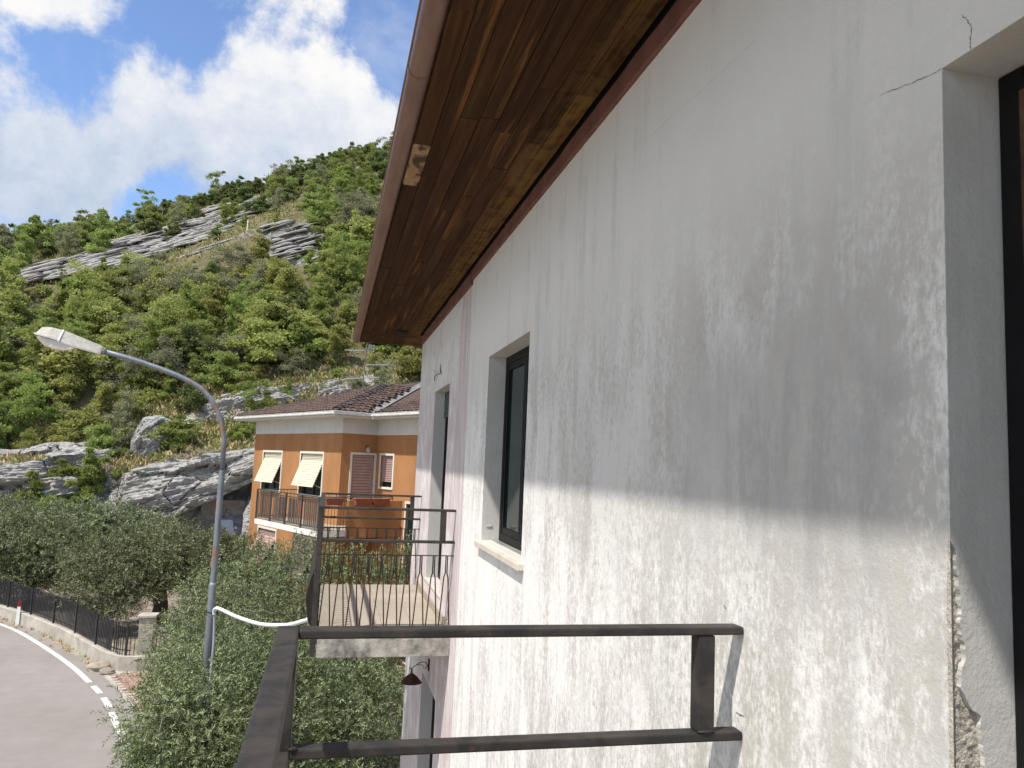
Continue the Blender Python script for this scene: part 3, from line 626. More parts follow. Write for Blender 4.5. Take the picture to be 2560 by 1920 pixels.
for y in (3.6, 8.3):
    b = MB()
    pr = [(.310-.0585*math.cos(a), 1.915-.0625*math.sin(a)) for a in np.linspace(0, math.pi, 15)]
    i = len(b.v)
    for yy in (y, y+.05):
        for x, z in pr: b.v.append((x, yy, z))
    for k in range(14): b.f.append((i+k, i+k+1, i+15+k+1, i+15+k))
    b.build('gutter_joint', 'gutter_paint', house, True)
b = MB(); b.box(.3685, .395, -6, 12.52, 1.902, 2.05); b.box(.395, 9, 12.5, 12.522, 1.902, 2.05); b.build('fascia', 'roof_dark', house)
b = MB(); i = 0
b.v = [(.28, -6.2, 2.0), (.28, 12.6, 2.0), (5.9, 7.0, 4.05), (5.9, -6.2, 4.05), (11.5, 12.6, 2.0), (11.5, -6.2, 2.0), (.28, -6.2, 2.06), (.28, 12.6, 2.06), (5.9, 7.0, 4.12), (5.9, -6.2, 4.12), (11.5, 12.6, 2.06), (11.5, -6.2, 2.06)]
b.f = [(6, 7, 8, 9), (7, 10, 8), (10, 11, 9, 8), (0, 3, 2, 1), (1, 2, 4), (4, 2, 3, 5), (0, 1, 7, 6), (1, 4, 10, 7), (4, 5, 11, 10), (5, 3, 0, 6, 9, 11)]
b.build('roof', 'roof_dark', house)

# balconies
def rod(pts, r=.0062, n=6): b = MB(); b.tube(pts, r, n); return b
def balcony(y0, y1, near_bars=True, first_detail=False):
    RZ, LZ, BZ, FZ = -.45, -.752, -.895, -1.62
    sl = MB(); sl.bevbox(.0, 1.2385, y0+.01, y1-.01, -1.835, FZ-.012, .006); slab = sl.build('balcony', 'old_concrete', house)
    T = .057; HT = .026
    xo, xi = -.104, -.047
    if not first_detail: xo, xi = -.062, -.010
    def add(name, mat, *a, bev=.005): b = MB(); b.bevbox(*a, bev); return b.build(name, mat, slab)
    # top and lower rails: outer, far and (for the far balcony) near side
    add('top_rail', 'rail_iron', xo, xi, y0, y1, RZ-HT, RZ); add('lower_rail', 'rail_iron', xo, xi-.004, y0+.02, y1-.0575, LZ-HT, LZ)
    sides = [y1-T] + ([y0] if near_bars else [])
    for ys in sides:
        add('top_rail', 'rail_iron', xi+.0005, 1.2375, ys, ys+T, RZ-HT+.001, RZ-.001)
        add('lower_rail', 'rail_iron', xi+.0015, 1.2375, ys+.002, ys+T-.002, LZ-HT, LZ)
        add('post', 'rail_iron', 1.093, 1.147, ys+.003, ys+T-.003, LZ+.0005, RZ-HT-.0005)
        add('corner_post', 'rail_iron', xo+.002, xi-.001, ys+.002, ys+T-.002, FZ-.20, RZ-HT-.0005)
        yc = ys+T/2; rod([(xi, yc, BZ), (1.238, yc, BZ)], .0055).build('thin_bar', 'rod_iron', slab)
        k = 0; xk = .055
        while xk < 1.2:
            for sgn in (-1, 1):
                o = .008*sgn; rod([(xk+o, yc, BZ), (xk+o, yc, -1.06), (xk+o+.012*sgn, yc, -1.10), (xk+sgn*.056, yc, FZ-.01)], .0062).build('baluster', 'rod_iron', slab, True)
            xk += .124
        # welds
        rock_lump((xi+.004, ys+.006, LZ+.003), (.012, .010, .006), 9, 2).build('weld', 'rail_iron', slab); rock_lump((1.12, ys+.004, LZ+.004), (.03, .008, .005), 5, 2).build('weld', 'rail_iron', slab)
    yk = y0+.10; xc = (xo+xi)/2
    rod([(xc, y0, BZ), (xc, y1, BZ)], .0055).build('thin_bar', 'rod_iron', slab)
    while yk < y1-.08:
        for sgn in (-1, 1):
            o = .010*sgn; rod([(xc, yk+o, BZ), (xc-.012, yk+o, -1.0), (xc-.060, yk+o+.016*sgn, -1.14), (xc-.088, yk+sgn*.038, -1.30), (xc-.055, yk+sgn*.05, -1.50), (xc+.06, yk+sgn*.054, FZ-.06)], .0062).build('baluster', 'rail_iron', slab, True)
        yk += .124
    # floor tiles
    nx, ny = 4, max(2, int((y1-y0-.06)/.305)); tx = 1.20/nx; ty = (y1-y0-.05)/ny
    tb = MB(); tb.bevbox(-tx/2+.0015, tx/2-.0015, -ty/2+.0015, ty/2-.0015, -.008, 0, .0015); tme = tb.mesh('floor_tile', 'floor_tile')
    for i in range(nx):
        for j in range(ny): link('floor_tile', tme, slab, Matrix.Translation((.018+tx*(i+.5), y0+.025+ty*(j+.5), FZ+random.uniform(-.0006, .0006))))
    b = MB(); b.box(1.218, 1.2384, y0+.02, y1-.02, FZ+.0015, FZ+.075); b.build('skirting', 'floor_tile', slab)
    return slab
balcony(-1.6, 2.19, near_bars=False, first_detail=True)
balcony(7.48, 10.42)

# rusty wall lamp under the far balcony
wl_ = thing('wall_lamp', (1.24, 8.81, -2.25), 'rusty iron wall lamp with conical shade under the far balcony', 'wall lamp')
b = MB(); b.bevbox(1.222, 1.2385, 8.795, 8.83, -2.31, -2.185, .004); b.build('wall_plate', 'rust_iron', wl_)
b = MB(); b.tube([(1.225, 8.81, -2.27), (1.20, 8.81, -2.225), (1.172, 8.81, -2.212), (1.12, 8.81, -2.225), (1.07, 8.81, -2.262), (1.04, 8.81, -2.285), (1.025, 8.81, -2.29), (1.02, 8.81, -2.275), (1.03, 8.81, -2.265)], .0045, 6)
b.tube([(1.222, 8.81, -2.245), (1.20, 8.81, -2.28), (1.165, 8.81, -2.283), (1.175, 8.81, -2.255), (1.15, 8.81, -2.245), (1.10, 8.81, -2.245)], .004, 6); b.build('bracket', 'rust_iron', wl_, True)
b = MB(); N = 20; prof = [(.008, -2.285), (.010, -2.33), (.065, -2.372), (.118, -2.432), (.114, -2.432), (.06, -2.376)]
for r, z in prof:
    for j in range(N): a = 2*math.pi*j/N; b.v.append((1.045+r*math.cos(a), 8.81+r*math.sin(a), z))
for i in range(len(prof)-1):
    for j in range(N): b.f.append((i*N+j, i*N+(j+1) % N, (i+1)*N+(j+1) % N, (i+1)*N+j))
b.build('lamp_shade', 'rust_iron', wl_)

# ================================================================== street lamp and the hose tied to it
PX, PY = -1.545, 12.3
lamp = thing('street_lamp', (PX, PY, GZ), 'grey steel street lamp with curved arm beside the far balcony', 'street lamp')
b = MB(); b.tube([(PX, PY, GZ-.02), (PX, PY, -1.95), (PX, PY, -1.90)], [.056, .055, .048], 16); b.tube([(PX, PY, -1.90), (PX, PY, -.29), (PX, PY, -.25)], [.046, .045, .039], 16, False); b.build('pole', 'galvanised', lamp, True)
b = MB(); pts = [(PX, PY, -.26), (PX-.005, PY, .18), (PX-.03, PY, .34), (PX-.075, PY, .50), (PX-.15, PY, .66), (PX-.25, PY, .82), (PX-.40, PY, .965), (PX-.56, PY, 1.055), (PX-.75, PY, 1.135), (PX-.97, PY, 1.21), (PX-1.25, PY, 1.295), (PX-1.55, PY, 1.37), (PX-1.86, PY, 1.44)]
b.tube(pts, .037, 14); b.build('arm', 'galvanised', lamp, True)
ax = (Vector((-4.23, PY, 1.60))-Vector((-3.34, PY, 1.42))).normalized(); side = Vector((0, -1, 0)); upv = ax.cross(side)*-1
if upv.z < 0: upv = -upv
hp = lambda t, s, u: tuple(Vector((-3.34, PY, 1.42))+ax*t+side*s+upv*u)
def loft(b, secs):
    i = len(b.v); n = len(secs[0])
    for sct in secs: b.v += list(sct)
    for k in range(len(secs)-1):
        for j in range(n): j2 = (j+1) % n; b.f.append((i+k*n+j, i+k*n+j2, i+(k+1)*n+j2, i+(k+1)*n+j))
    b.f.append(tuple(i+j for j in range(n))[::-1]); b.f.append(tuple(i+(len(secs)-1)*n+j for j in range(n)))
def sec(t, wd, top, tw, bot): return [hp(t, -wd, bot), hp(t, wd, bot), hp(t, wd*.98, bot+.02), hp(t, tw, top), hp(t, -tw, top), hp(t, -wd*.98, bot+.02)]
b = MB(); loft(b, [sec(0, .055, .05, .04, -.05), sec(.03, .065, .075, .045, -.055), sec(.42, .125, .135, .07, -.05), sec(.55, .14, .15, .08, -.03)]); b.build('gear_housing', 'lamp_shell', lamp)
b = MB(); loft(b, [sec(.552, .14, .15, .08, -.02), sec(.72, .15, .15, .085, -.015), sec(.84, .148, .12, .07, -.012), sec(.90, .13, .02, .05, -.01)]); b.build('canopy', 'lamp_shell', lamp)
b = MB(); bowl = []
for t, wd, dp in ((.33, .05, .01), (.40, .11, .07), (.50, .125, .115), (.65, .13, .125), (.78, .125, .10), (.86, .10, .04), (.885, .06, .005)):
    bowl.append([hp(t, wd*math.cos(a), -.022-dp*math.sin(a)) for a in np.linspace(0, math.pi, 11)])
i = 0
for s_ in bowl: b.v += s_
for k in range(len(bowl)-1):
    for j in range(10): b.f.append((k*11+j, k*11+j+1, (k+1)*11+j+1, (k+1)*11+j))
b.build('bowl', 'lamp_bowl', lamp, True)
b = MB(); loft(b, [[hp(t, -.1, -.03), hp(t, .1, -.03), hp(t, .07, -.075), hp(t, -.07, -.075)] for t in (.44, .80)]); b.build('reflector', 'lamp_white', lamp)
b = MB(); loft(b, [[hp(t, -.152, -.03), hp(t, .152, -.03), hp(t, .152, .0), hp(t, .088, .158), hp(t, -.088, .158), hp(t, -.152, .0)] for t in (.548, .565)]); b.build('clip_band', 'lamp_white', lamp)
b = MB(); b.tube([hp(-.06, 0, 0), hp(.04, 0, 0)], .045, 12); b.build('spigot', 'galvanised', lamp, True)
hz = [(-1.50, 12.24, -6.0), (-1.475, 12.26, -4.0), (-1.462, 12.25, -2.75), (-1.475, 12.235, -2.42), (-1.485, 12.20, -2.29)]
hc = thing('cable_conduit', (-1.48, 12.24, GZ), 'thin grey conduit running down the street lamp pole', 'conduit')
b = MB(); b.tube([(x, y, z) for x, y, z in hz], .021, 8); b.build('tube', 'cable_grey', hc, True)
hose = thing('white_hose', (-.9, 10.9, -2.2), 'white corrugated hose sagging from the lamp pole to the far balcony', 'hose')
HP = [(-1.485, 12.20, -2.34), (-1.485, 12.19, -2.29), (-1.455, 12.10, -2.238), (-1.37, 11.9, -2.21), (-1.14, 11.4, -2.20), (-.90, 10.9, -2.175), (-.69, 10.4, -2.12), (-.48, 9.9, -2.03), (-.30, 9.4, -1.92), (-.07, 8.75, -1.73), (.02, 8.5, -1.70)]
hs = []
for i in range(len(HP)-1):
    p0, p1, p2, p3 = [Vector(HP[min(max(i+k, 0), len(HP)-1)]) for k in (-1, 0, 1, 2)]
    for j in range(40): t = j/40; hs.append(.5*((2*p1)+(p2-p0)*t+(2*p0-5*p1+4*p2-p3)*t*t+(3*p1-p0-3*p2+p3)*t**3))
b = MB(); b.tube(hs, [.0235+.0018*math.sin(i*1.9) for i in range(len(hs))], 10); b.build('corrugated_tube', 'hose_white', hose, True)
rr = random.Random(5); b = MB()
for i in range(30, len(hs)-10, 4):
    if rr.random() < .6:
        p = hs[i]; t = (hs[i+3]-hs[i]).normalized(); n = (Vector((-.35, -.7, .62))-t*t.dot(Vector((-.35, -.7, .62)))).normalized(); c = t.cross(n)
        q = p+n*.0252+c*rr.uniform(-.006, .006); l = rr.uniform(.008, .03)
        b.quad(q-t*l-c*.0022, q+t*l-c*.0022+c*rr.uniform(-.006, .006), q+t*l+c*.0022, q-t*l+c*.0022)
b.build('printed_marks', 'tie_black', hose)
b = MB()
for k in range(24):
    a0, a1 = 2*math.pi*k/24, 2*math.pi*(k+1)/24
    f_ = lambda a, z: (PX+.02+.094*math.cos(a), PY-.02+.082*math.sin(a), z+.02*math.cos(a)*-1)
    b.quad(f_(a0, -2.335), f_(a1, -2.335), f_(a1, -2.318), f_(a0, -2.318))
b.build('cable_tie', 'tie_black', hose)

# ================================================================== orange house
A = R_(-26); E2 = Vector((math.sin(A), math.cos(A), 0)); E1 = Vector((math.cos(A), -math.sin(A), 0)); C0 = Vector((.373, 25, 0)); UZ = Vector((0, 0, 1))
def hpnt(a, c, z): return C0+E1*a+E2*c+UZ*z
oh = thing('orange_house', (C0.x+2, C0.y+3, GZ), 'orange stucco house with brown tiled hip roof and corner balcony', 'house')
L1, L2 = 7.3, 1.27
b = MB()
W1 = (4.62, 6.34, -1.25, .12, .16); W2 = (1.26, 2.98, -1.25, .12, .16); LW = (4.67, 6.31, -4.0, -2.70, .16); LW2 = (1.3, 2.95, -4.0, -2.70, .16)
wall_face(b, C0, E2, E1, 0, L1, GZ-.05, .815, [W1, W2, LW, LW2])
D2 = (.39, 1.19, -2.08, .14, .14); wall_face(b, C0, E1, E2, 0, L2, GZ-.05, .815, [D2])
W3 = (.30, 1.07, -.85, .15, .16); LD3 = (2.0, 2.8, -5.9, -1.29, .16); O3 = C0+E1*L2
wall_face(b, O3, -E2, E1, 0, 7.5, GZ-.05, .815, [W3, LD3])
for p, q in ((hpnt(L2, -7.5, 0), hpnt(10, -7.5, 0)), (hpnt(10, -7.5, 0), hpnt(10, L1, 0)), (hpnt(10, L1, 0), hpnt(0, L1, 0))):
    b.quad(p+UZ*(GZ-.05), q+UZ*(GZ-.05), q+UZ*.815, p+UZ*.815)
b.build('wall', 'orange_stucco', oh)
b = MB(); o = .012
OUT = [(-o, L1+o), (-o, -o), (L2-o, -o), (L2-o, -7.5-o), (10+o, -7.5-o), (10+o, L1+o)]
for (a0, c0), (a1, c1) in zip(OUT, OUT[1:]+OUT[:1]): b.quad(hpnt(a0, c0, .80), hpnt(a1, c1, .80), hpnt(a1, c1, 1.30), hpnt(a0, c0, 1.30))
b.quad(*[hpnt(a, c, .80) for a, c in OUT]); b.build('frieze', 'cream_stucco', oh)
OV = .60
G1, G2, G0, G3 = hpnt(-OV, -OV, 1.42), hpnt(L2-OV, -OV, 1.42), hpnt(-OV, L1+OV, 1.42), hpnt(L2-OV, -8.1, 1.42)
# soffit slab under the eaves and the box gutter
b = MB(); q = .0
poly = [(-OV, L1+OV), (-OV, -OV), (L2-OV, -OV), (L2-OV, -8.1), (10.6, -8.1), (10.6, L1+OV)]
b.quad(*[hpnt(a, c, 1.285) for a, c in poly]); 
for (a0, c0), (a1, c1) in zip(poly, poly[1:]+poly[:1]): b.quad(hpnt(a0, c0, 1.285), hpnt(a1, c1, 1.285), hpnt(a1, c1, 1.335), hpnt(a0, c0, 1.335))
b.build('eaves_slab', 'cream_stucco', oh)
def gutter(p, q, out_):
    b = MB(); prof = [(.0, 1.34), (.075, 1.338), (.095, 1.36), (.10, 1.40), (.088, 1.405), (.094, 1.43), (.105, 1.445), (.095, 1.452), (.07, 1.44), (.0, 1.43)]
    for e in (p, q):
        for u, z in prof: w_ = e+out_*u; b.v.append((w_.x, w_.y, z))
    n = len(prof)
    for i in range(n-1): b.f.append((i, i+1, n+i+1, n+i))
    b.f.append(tuple(range(n))); b.f.append(tuple(range(n, 2*n))); b.build('gutter', 'gutter_white', oh)
gutter(G0, G1-E2*.09, -E1); gutter(G1-E1*.09, G2-E1*.1, -E2); gutter(G2-E2*.09, G3, -E1)
# hip roof
PIT = math.tan(R_(18.6)); TM = (L1+2*OV)/2
rf = MB()
apex = G1+(E1+E2)*TM+UZ*TM*PIT
T3 = 6.2
val_top = G2+(E1+E2)*T3+UZ*T3*PIT
rf.quad(G0, G1, apex)
rf.quad(G1, G2, G2+(E1+E2)*TM+UZ*TM*PIT, apex)
r3a = G3+E1*T3+UZ*T3*PIT
rf.quad(G2, G3, r3a, val_top)
backr = hpnt(10.6, L1+OV, 1.42); backl = hpnt(10.6, -8.1, 1.42)
rf.quad(G0, apex, G2+(E1+E2)*TM+UZ*TM*PIT, val_top, backr); rf.quad(val_top, r3a, backl, backr)
roof = rf.build('roof', 'roof_tile', oh)
# barrel tiles
def tile_mesh(L=.40, w0=.085, w1=.105, name='roof_tile', mat='roof_tile'):
    b = MB(); n = 6
    for yy, w in ((0, w1), (L, w0)):
        for k in range(n+1): a = math.pi*k/n; b.v.append((w*math.cos(a), yy, w*.62*math.sin(a)+(.028 if yy == 0 else .008)))
    for k in range(n): b.f.append((k, k+1, n+1+k+1, n+1+k))
    for k in range(n+1): a = math.pi*k/n; b.v.append(((w1-.014)*math.cos(a), 0, (w1-.014)*.60*math.sin(a)+.018))
    m0 = 2*(n+1)
    for k in range(n): b.f.append((k+1, k, m0+k, m0+k+1))
    return b
tm = tile_mesh().mesh('roof_tile', 'roof_tile'); hm = tile_mesh(.38, .10, .125).mesh('hip_tile', 'roof_tile_black')
def frame(X_, Y_, p):
    X_ = X_.normalized(); Z_ = X_.cross(Y_).normalized(); Y_ = Z_.cross(X_).normalized()
    return Matrix(((X_.x, Y_.x, Z_.x, p.x), (X_.y, Y_.y, Z_.y, p.y), (X_.z, Y_.z, Z_.z, p.z), (0, 0, 0, 1)))
rr = random.Random(3); PW, PL = .215, .33
def lay(org, along, uphill, ncol, nrow, keep, single, name='roof_tile'):
    upd = (uphill+UZ*PIT).normalized(); bm_ = MB()
    for r in range(nrow):
        for c in range(ncol):
            a = c*PW+.1; t = r*PL*math.cos(R_(18.6))
            if not keep(a, t): continue
            p = org+along*a+uphill*t+UZ*(t*PIT+.012)
            X_ = along if along.cross(upd).z > 0 else -along
            mw = frame(X_, upd, p) @ Matrix.Rotation(rr.uniform(-.03, .03), 4, 'Z') @ Matrix.Translation((0, -.03+rr.uniform(-.015, .015), rr.uniform(0, .012)))
            if single: link(name, tm, roof, mw)
            else:
                i = len(bm_.v); bm_.v += [tuple(mw @ v.co) for v in tm.vertices]; bm_.f += [tuple(i+k for k in pl.vertices) for pl in tm.polygons]
    if not single: tag(bm_.build('roof_tile_field', 'roof_tile', roof), kind='stuff')
lay(G1, E1, E2, 40, 14, lambda a, t: t+.05 < a < t+L2-.08 and t < TM, True)
lay(G2, -E2, E1, 14, 18, lambda a, t: a > -t+.1 and t < T3 and a < 3, True)
lay(G1, E2, E1, 42, 14, lambda a, t: a > t+.1 and a < 2*TM-t-.1, False)
def hips(p, d, n):
    for k in range(n):
        q = p+d*(k*.36); X_ = d.cross(UZ).normalized(); link('hip_tile', hm, roof, frame(X_, d, q+UZ*.05) @ Matrix.Rotation(rr.uniform(-.05, .05), 4, 'Z'))
hd = (E1+E2+UZ*PIT); hd1 = hd.normalized(); hips(G1+hd1*.1, hd1, 16)
hd2 = (E1-E2+UZ*PIT).normalized()
hips(G0+hd2*.1, hd2, 16)
# lead valley
b = MB(); s_ = (E1-E2).normalized()
v0, v1 = G2+UZ*.035, val_top+UZ*.035
b.quad(v0-s_*.16+UZ*.05, v0, v1, v1-s_*.16+UZ*.05); b.quad(v0, v0+s_*.16+UZ*.05, v1+s_*.16+UZ*.05, v1); b.build('valley_sheet', 'lead', roof)
# skylight hatch on the right slope
p = G2-E2*.35+E1*2.6+UZ*(2.6*PIT+.12); b = MB(); b.obox(p, (E2, (E1+UZ*PIT).normalized(), E2.cross((E1+UZ*PIT).normalized())), (.3, .35, .05)); b.build('roof_hatch', 'roof_tile_black', roof)

# windows of the orange house
def frame_trim(O, U, Nin, H, mat='frame_cream'):
    u0, u1, z0, z1, dep = H; b = MB(); w_ = .07; pr = .022
    def bx(ua, ub, za, zb, d0, d1):
        c = Vector(O)+U*((ua+ub)/2)+Nin*((d0+d1)/2)+UZ*((za+zb)/2); b.obox(c, (U, Nin, UZ), ((ub-ua)/2, (d1-d0)/2, (zb-za)/2))
    bx(u0-w_, u0, z0-w_, z1+w_, -pr, .05); bx(u1, u1+w_, z0-w_, z1+w_, -pr, .05); bx(u0, u1, z1, z1+w_, -pr, .05); bx(u0, u1, z0-w_, z0, -pr-.02, .05)
    return b.build('window', mat, oh)
def slat_panel(p0, U, V, Nn, wd, ht, n, mat, parent, name):
    b = MB(); s = ht/n
    for k in range(n): b.obox(p0+U*(wd/2)+V*(s*(k+.5)), (U, V, Nn), (wd/2, s*.44, .007)); b.obox(p0+U*(wd/2)+V*(s*(k+.5))+Nn*.011, (U, V, Nn), (wd/2, s*.28, .009))
    return b.build(name, mat, parent)
def awning(H, mat, out_=.36, drop=.92):
    u0, u1, z0, z1, dep = H; wf = frame_trim(C0, E2, E1, H)
    b = MB(); c = C0+E2*((u0+u1)/2)+E1*(dep-.02)+UZ*((z0+z1)/2); b.obox(c, (E2, E1, UZ), ((u1-u0)/2, .006, (z1-z0)/2)); b.build('pane', 'dark_glass', wf)
    for u in (u0+.05, (u0+u1)/2, u1-.05): b = MB(); b.obox(C0+E2*u+E1*(dep-.045)+UZ*((z0+z1)/2), (E2, E1, UZ), (.04, .02, (z1-z0)/2)); b.build('sash', 'slat_brown', wf)
    hz_ = z1-.22
    slat_panel(C0+E2*(u0+.02)+E1*.05+UZ*hz_, E2, UZ, -E1, u1-u0-.04, .22, 4, mat, wf, 'shutter_top')
    V = (-E1*out_-UZ*drop); ln = V.length; V.normalize(); slat_panel(C0+E2*(u0+.02)+E1*.03+UZ*hz_, E2, V, V.cross(E2), u1-u0-.04, ln, 11, mat, wf, 'tilted_shutter')
    b = MB()
    for u in (u0+.03, u1-.03):
        a_ = C0+E2*u+E1*.03+UZ*(z0+.25); e_ = C0+E2*u+E1*.03+UZ*hz_+V*ln*.9; b.tube([a_, e_], .008, 5)
    b.build('stay_arm', 'alu', wf)
awning(W1, 'shutter_cream', .34, .88); awning(W2, 'shutter_cream', .34, .88); awning(LW, 'shutter_pink2' if 'shutter_pink2' in MT else 'shutter_pink', .55, .95); awning(LW2, 'shutter_pink', .5, .9)
dw = frame_trim(C0, E1, E2, D2); slat_panel(C0+E1*(D2[0]+.01)+E2*.06+UZ*D2[2], E1, UZ, -E2, D2[1]-D2[0]-.02, D2[3]-D2[2], 24, 'shutter_pink', dw, 'roller_shutter'); dw.name = 'shuttered_door'
w3 = frame_trim(O3, -E2, E1, W3); slat_panel(O3-E2*(W3[1]-.01)+E1*.07+UZ*(W3[2]+.16), E2, UZ, -E1, W3[1]-W3[0]-.02, W3[3]-W3[2]-.16, 15, 'shutter_pink', w3, 'roller_shutter')
b = MB(); b.obox(O3-E2*((W3[0]+W3[1])/2)+E1*.12+UZ*((W3[2]+W3[3])/2), (E2, E1, UZ), ((W3[1]-W3[0])/2, .006, (W3[3]-W3[2])/2)); b.build('pane', 'dark_glass', w3)
ld3 = frame_trim(O3, -E2, E1, LD3); b = MB(); b.obox(O3-E2*((LD3[0]+LD3[1])/2)+E1*.1+UZ*((LD3[2]+LD3[3])/2), (E2, E1, UZ), ((LD3[1]-LD3[0])/2, .02, (LD3[3]-LD3[2])/2)); b.build('pane', 'dark_glass', ld3)
# lantern by the shuttered door
ol = thing('porch_lantern', tuple(hpnt(.86, -.02, .36)), 'small brass porch lantern above the shuttered door of the orange house', 'lantern')
b = MB(); b.tube([hpnt(.86, 0, .40), hpnt(.86, -.10, .47), hpnt(.86, -.16, .44), hpnt(.86, -.16, .38)], .012, 6); b.obox(hpnt(.86, -.008, .40), (E1, E2, UZ), (.03, .008, .05)); b.build('bracket', 'mast', ol)
b = MB(); b.tube([hpnt(.86, -.16, .39), hpnt(.86, -.16, .36), hpnt(.86, -.16, .30), hpnt(.86, -.16, .24), hpnt(.86, -.16, .20)], [.03, .075, .07, .05, .012], 10); b.build('glass_globe', 'lamp_bowl', ol, True)
# corner balcony
BX, BN, BF, FZ = -1.45, -1.68, 3.05, -2.10
bal = MB(); top = FZ; bot = FZ-.16
poly = [(BX, BF), (BX, BN), (L2-.01, BN), (L2-.01, -.01), (-.01, -.01), (-.01, BF)]
bal.quad(*[hpnt(a, c, top) for a, c in poly]); bal.quad(*[hpnt(a, c, bot) for a, c in poly][::-1])
for (a0, c0), (a1, c1) in zip(poly, poly[1:]+poly[:1]): bal.quad(hpnt(a0, c0, bot), hpnt(a1, c1, bot), hpnt(a1, c1, top), hpnt(a0, c0, top))
bo = bal.build('balcony', 'white_edge', oh)
b = MB(); b.quad(hpnt(BX+.05, BF-.05, top+.004), hpnt(BX+.05, BN+.05, top+.004), hpnt(L2-.02, BN+.05, top+.004), hpnt(L2-.02, -.02, top+.004), hpnt(-.02, -.02, top+.004), hpnt(-.02, BF-.05, top+.004)); b.build('balcony_floor', 'floor_tile', bo)
RT = FZ+.97
def rail(p, q, r=.02, name='rail'): b = MB(); b.tube([p, q], r, 6); return b.build(name, 'thin_iron', bo)
for z in (RT, RT-.10, FZ+.10):
    rail(hpnt(BX+.03, BF, z), hpnt(BX+.03, BN+.03, z), .018); rail(hpnt(BX+.03, BN+.03, z), hpnt(-.55, BN+.03, z), .018)
rail(hpnt(BX+.03, BF, RT), hpnt(-.0, BF, RT), .018); rail(hpnt(BX+.03, BF, FZ+.10), hpnt(0, BF, FZ+.10), .018)
sm = MB(); sm.obox((0, 0, 0), (Vector((1, 0, 0)), Vector((0, 1, 0)), Vector((0, 0, 1))), (.006, .037, .37)); sme = sm.mesh('slat', 'slat_brown')
ns = 37
for k in range(ns):
    c = BN+.10+(BF-BN-.2)*k/(ns-1); wd = 1.0
    if k % 9 == 8: continue
    p = hpnt(BX+.03, c, FZ+.46); link('slat', sme, bo, Matrix.Translation(p) @ Matrix.Rotation(math.atan2(E1.y, E1.x), 4, 'Z'))
for c in (BN+.03, BN+1.2, BN+2.37, BN+3.54, BF-.02): b = MB(); b.obox(hpnt(BX+.03, c, FZ+.48), (E1, E2, UZ), (.022, .03, .50)); b.build('rail_post', 'thin_iron', bo)
for k in range(8): b = MB(); p = hpnt(BX+.12+k*.10, BN+.03, 0); b.tube([p+UZ*FZ, p+UZ*RT], .008, 5); b.build('bar', 'thin_iron', bo)
for k in range(11): b = MB(); p = hpnt(BX+.12+k*.12, BF, 0); b.tube([p+UZ*FZ, p+UZ*RT], .008, 5); b.build('bar', 'thin_iron', bo)
b = MB(); b.obox(hpnt((L2-.55)/2, BN-.01, FZ-.02+.36), (E1, E2, UZ), ((L2+.55)/2-.003, .06, .54)); b.build('parapet', 'orange_stucco', bo)
rail(hpnt(-.55, BN, RT+.02), hpnt(L2-.3, BN, RT+.02), .018); rail(hpnt(-.55, BN, RT-.03), hpnt(L2-.3, BN, RT-.03), .012)
b = MB(); b.tube([hpnt(-.45, BN, RT+.02), hpnt(-.45, BN, FZ+.8)], .012, 5); b.tube([hpnt(.95, BN, RT+.02), hpnt(.95, BN, FZ+.8)], .012, 5); b.build('rail_post', 'thin_iron', bo)
# flower boxes on the rail, antenna, chair frame
for k, (a, c, lb) in enumerate(((-1.02, BN-.06, 'terracotta flower box at the left corner of the orange house balcony'), (-.12, BN-.12, 'middle terracotta flower box hung on the balcony rail'), (.48, BN-.12, 'rightmost terracotta flower box hung on the balcony rail'))):
    fb = thing('flower_box', tuple(hpnt(a, c, RT-.18)), lb, 'flower box', 'terracotta flower boxes on the balcony rail')
    b = MB(); secs = []
    for z, sx, sy in ((RT-.22, .24, .07), (RT-.05, .27, .095), (RT-.045, .285, .105), (RT-.02, .285, .105)): secs.append([hpnt(a, c, z)+E1*x*sx+E2*y*sy for x, y in ((-1, -1), (1, -1), (1, 1), (-1, 1))])
    i = 0
    for s_ in secs: b.v += [tuple(v) for v in s_]
    for q in range(3):
        for j in range(4): b.f.append((q*4+j, q*4+(j+1) % 4, q*4+4+(j+1) % 4, q*4+4+j))
    b.f += [(3, 2, 1, 0), (12, 13, 14, 15)]; b.build('trough', 'terracotta', fb)
    b = MB(); b.obox(hpnt(a, c, RT-.017), (E1, E2, UZ), (.26, .085, .003)); b.build('soil', 'yard_soil', fb)
    b = MB()
    for q in range(5): p = hpnt(a+random.uniform(-.2, .2), c, RT-.02); b.tube([p, p+Vector((random.uniform(-.05, .05), 0, random.uniform(.05, .14)))], .006, 4)
    b.build('dry_stem', 'bark', fb)
an = thing('tv_antenna', (1.05, 28.6, 2.4), 'television antenna mast with three aerials on the orange house roof', 'antenna')
b = MB(); b.tube([(1.05, 28.6, 2.2), (1.055, 28.6, 2.94), (1.02, 28.6, 3.26), (1.075, 28.6, 3.61), (1.08, 28.6, 4.2)], .022, 6); b.build('mast', 'mast', an)
def aerial(x0, x1, z0, z1, n, el):
    b = MB(); b.tube([(x0, 28.6, z0), (x1, 28.6, z1)], .016, 5)
    for k in range(n): t = (k+.5)/n; x = x0+(x1-x0)*t; z = z0+(z1-z0)*t; b.tube([(x, 28.6-el, z), (x, 28.6+el, z)], .006, 4)
    b.build('aerial', 'alu', an)
aerial(.305, 1.02, 3.95, 3.985, 9, .10); aerial(1.10, 1.92, 3.455, 3.51, 6, .35); aerial(.37, 1.62, 2.895, 3.02, 8, .45)
b = MB()
for x in (1.10, 1.18, 1.26, 1.36): b.tube([(x, 28.62, 3.96), (x, 28.62, 4.22)], .006, 4)
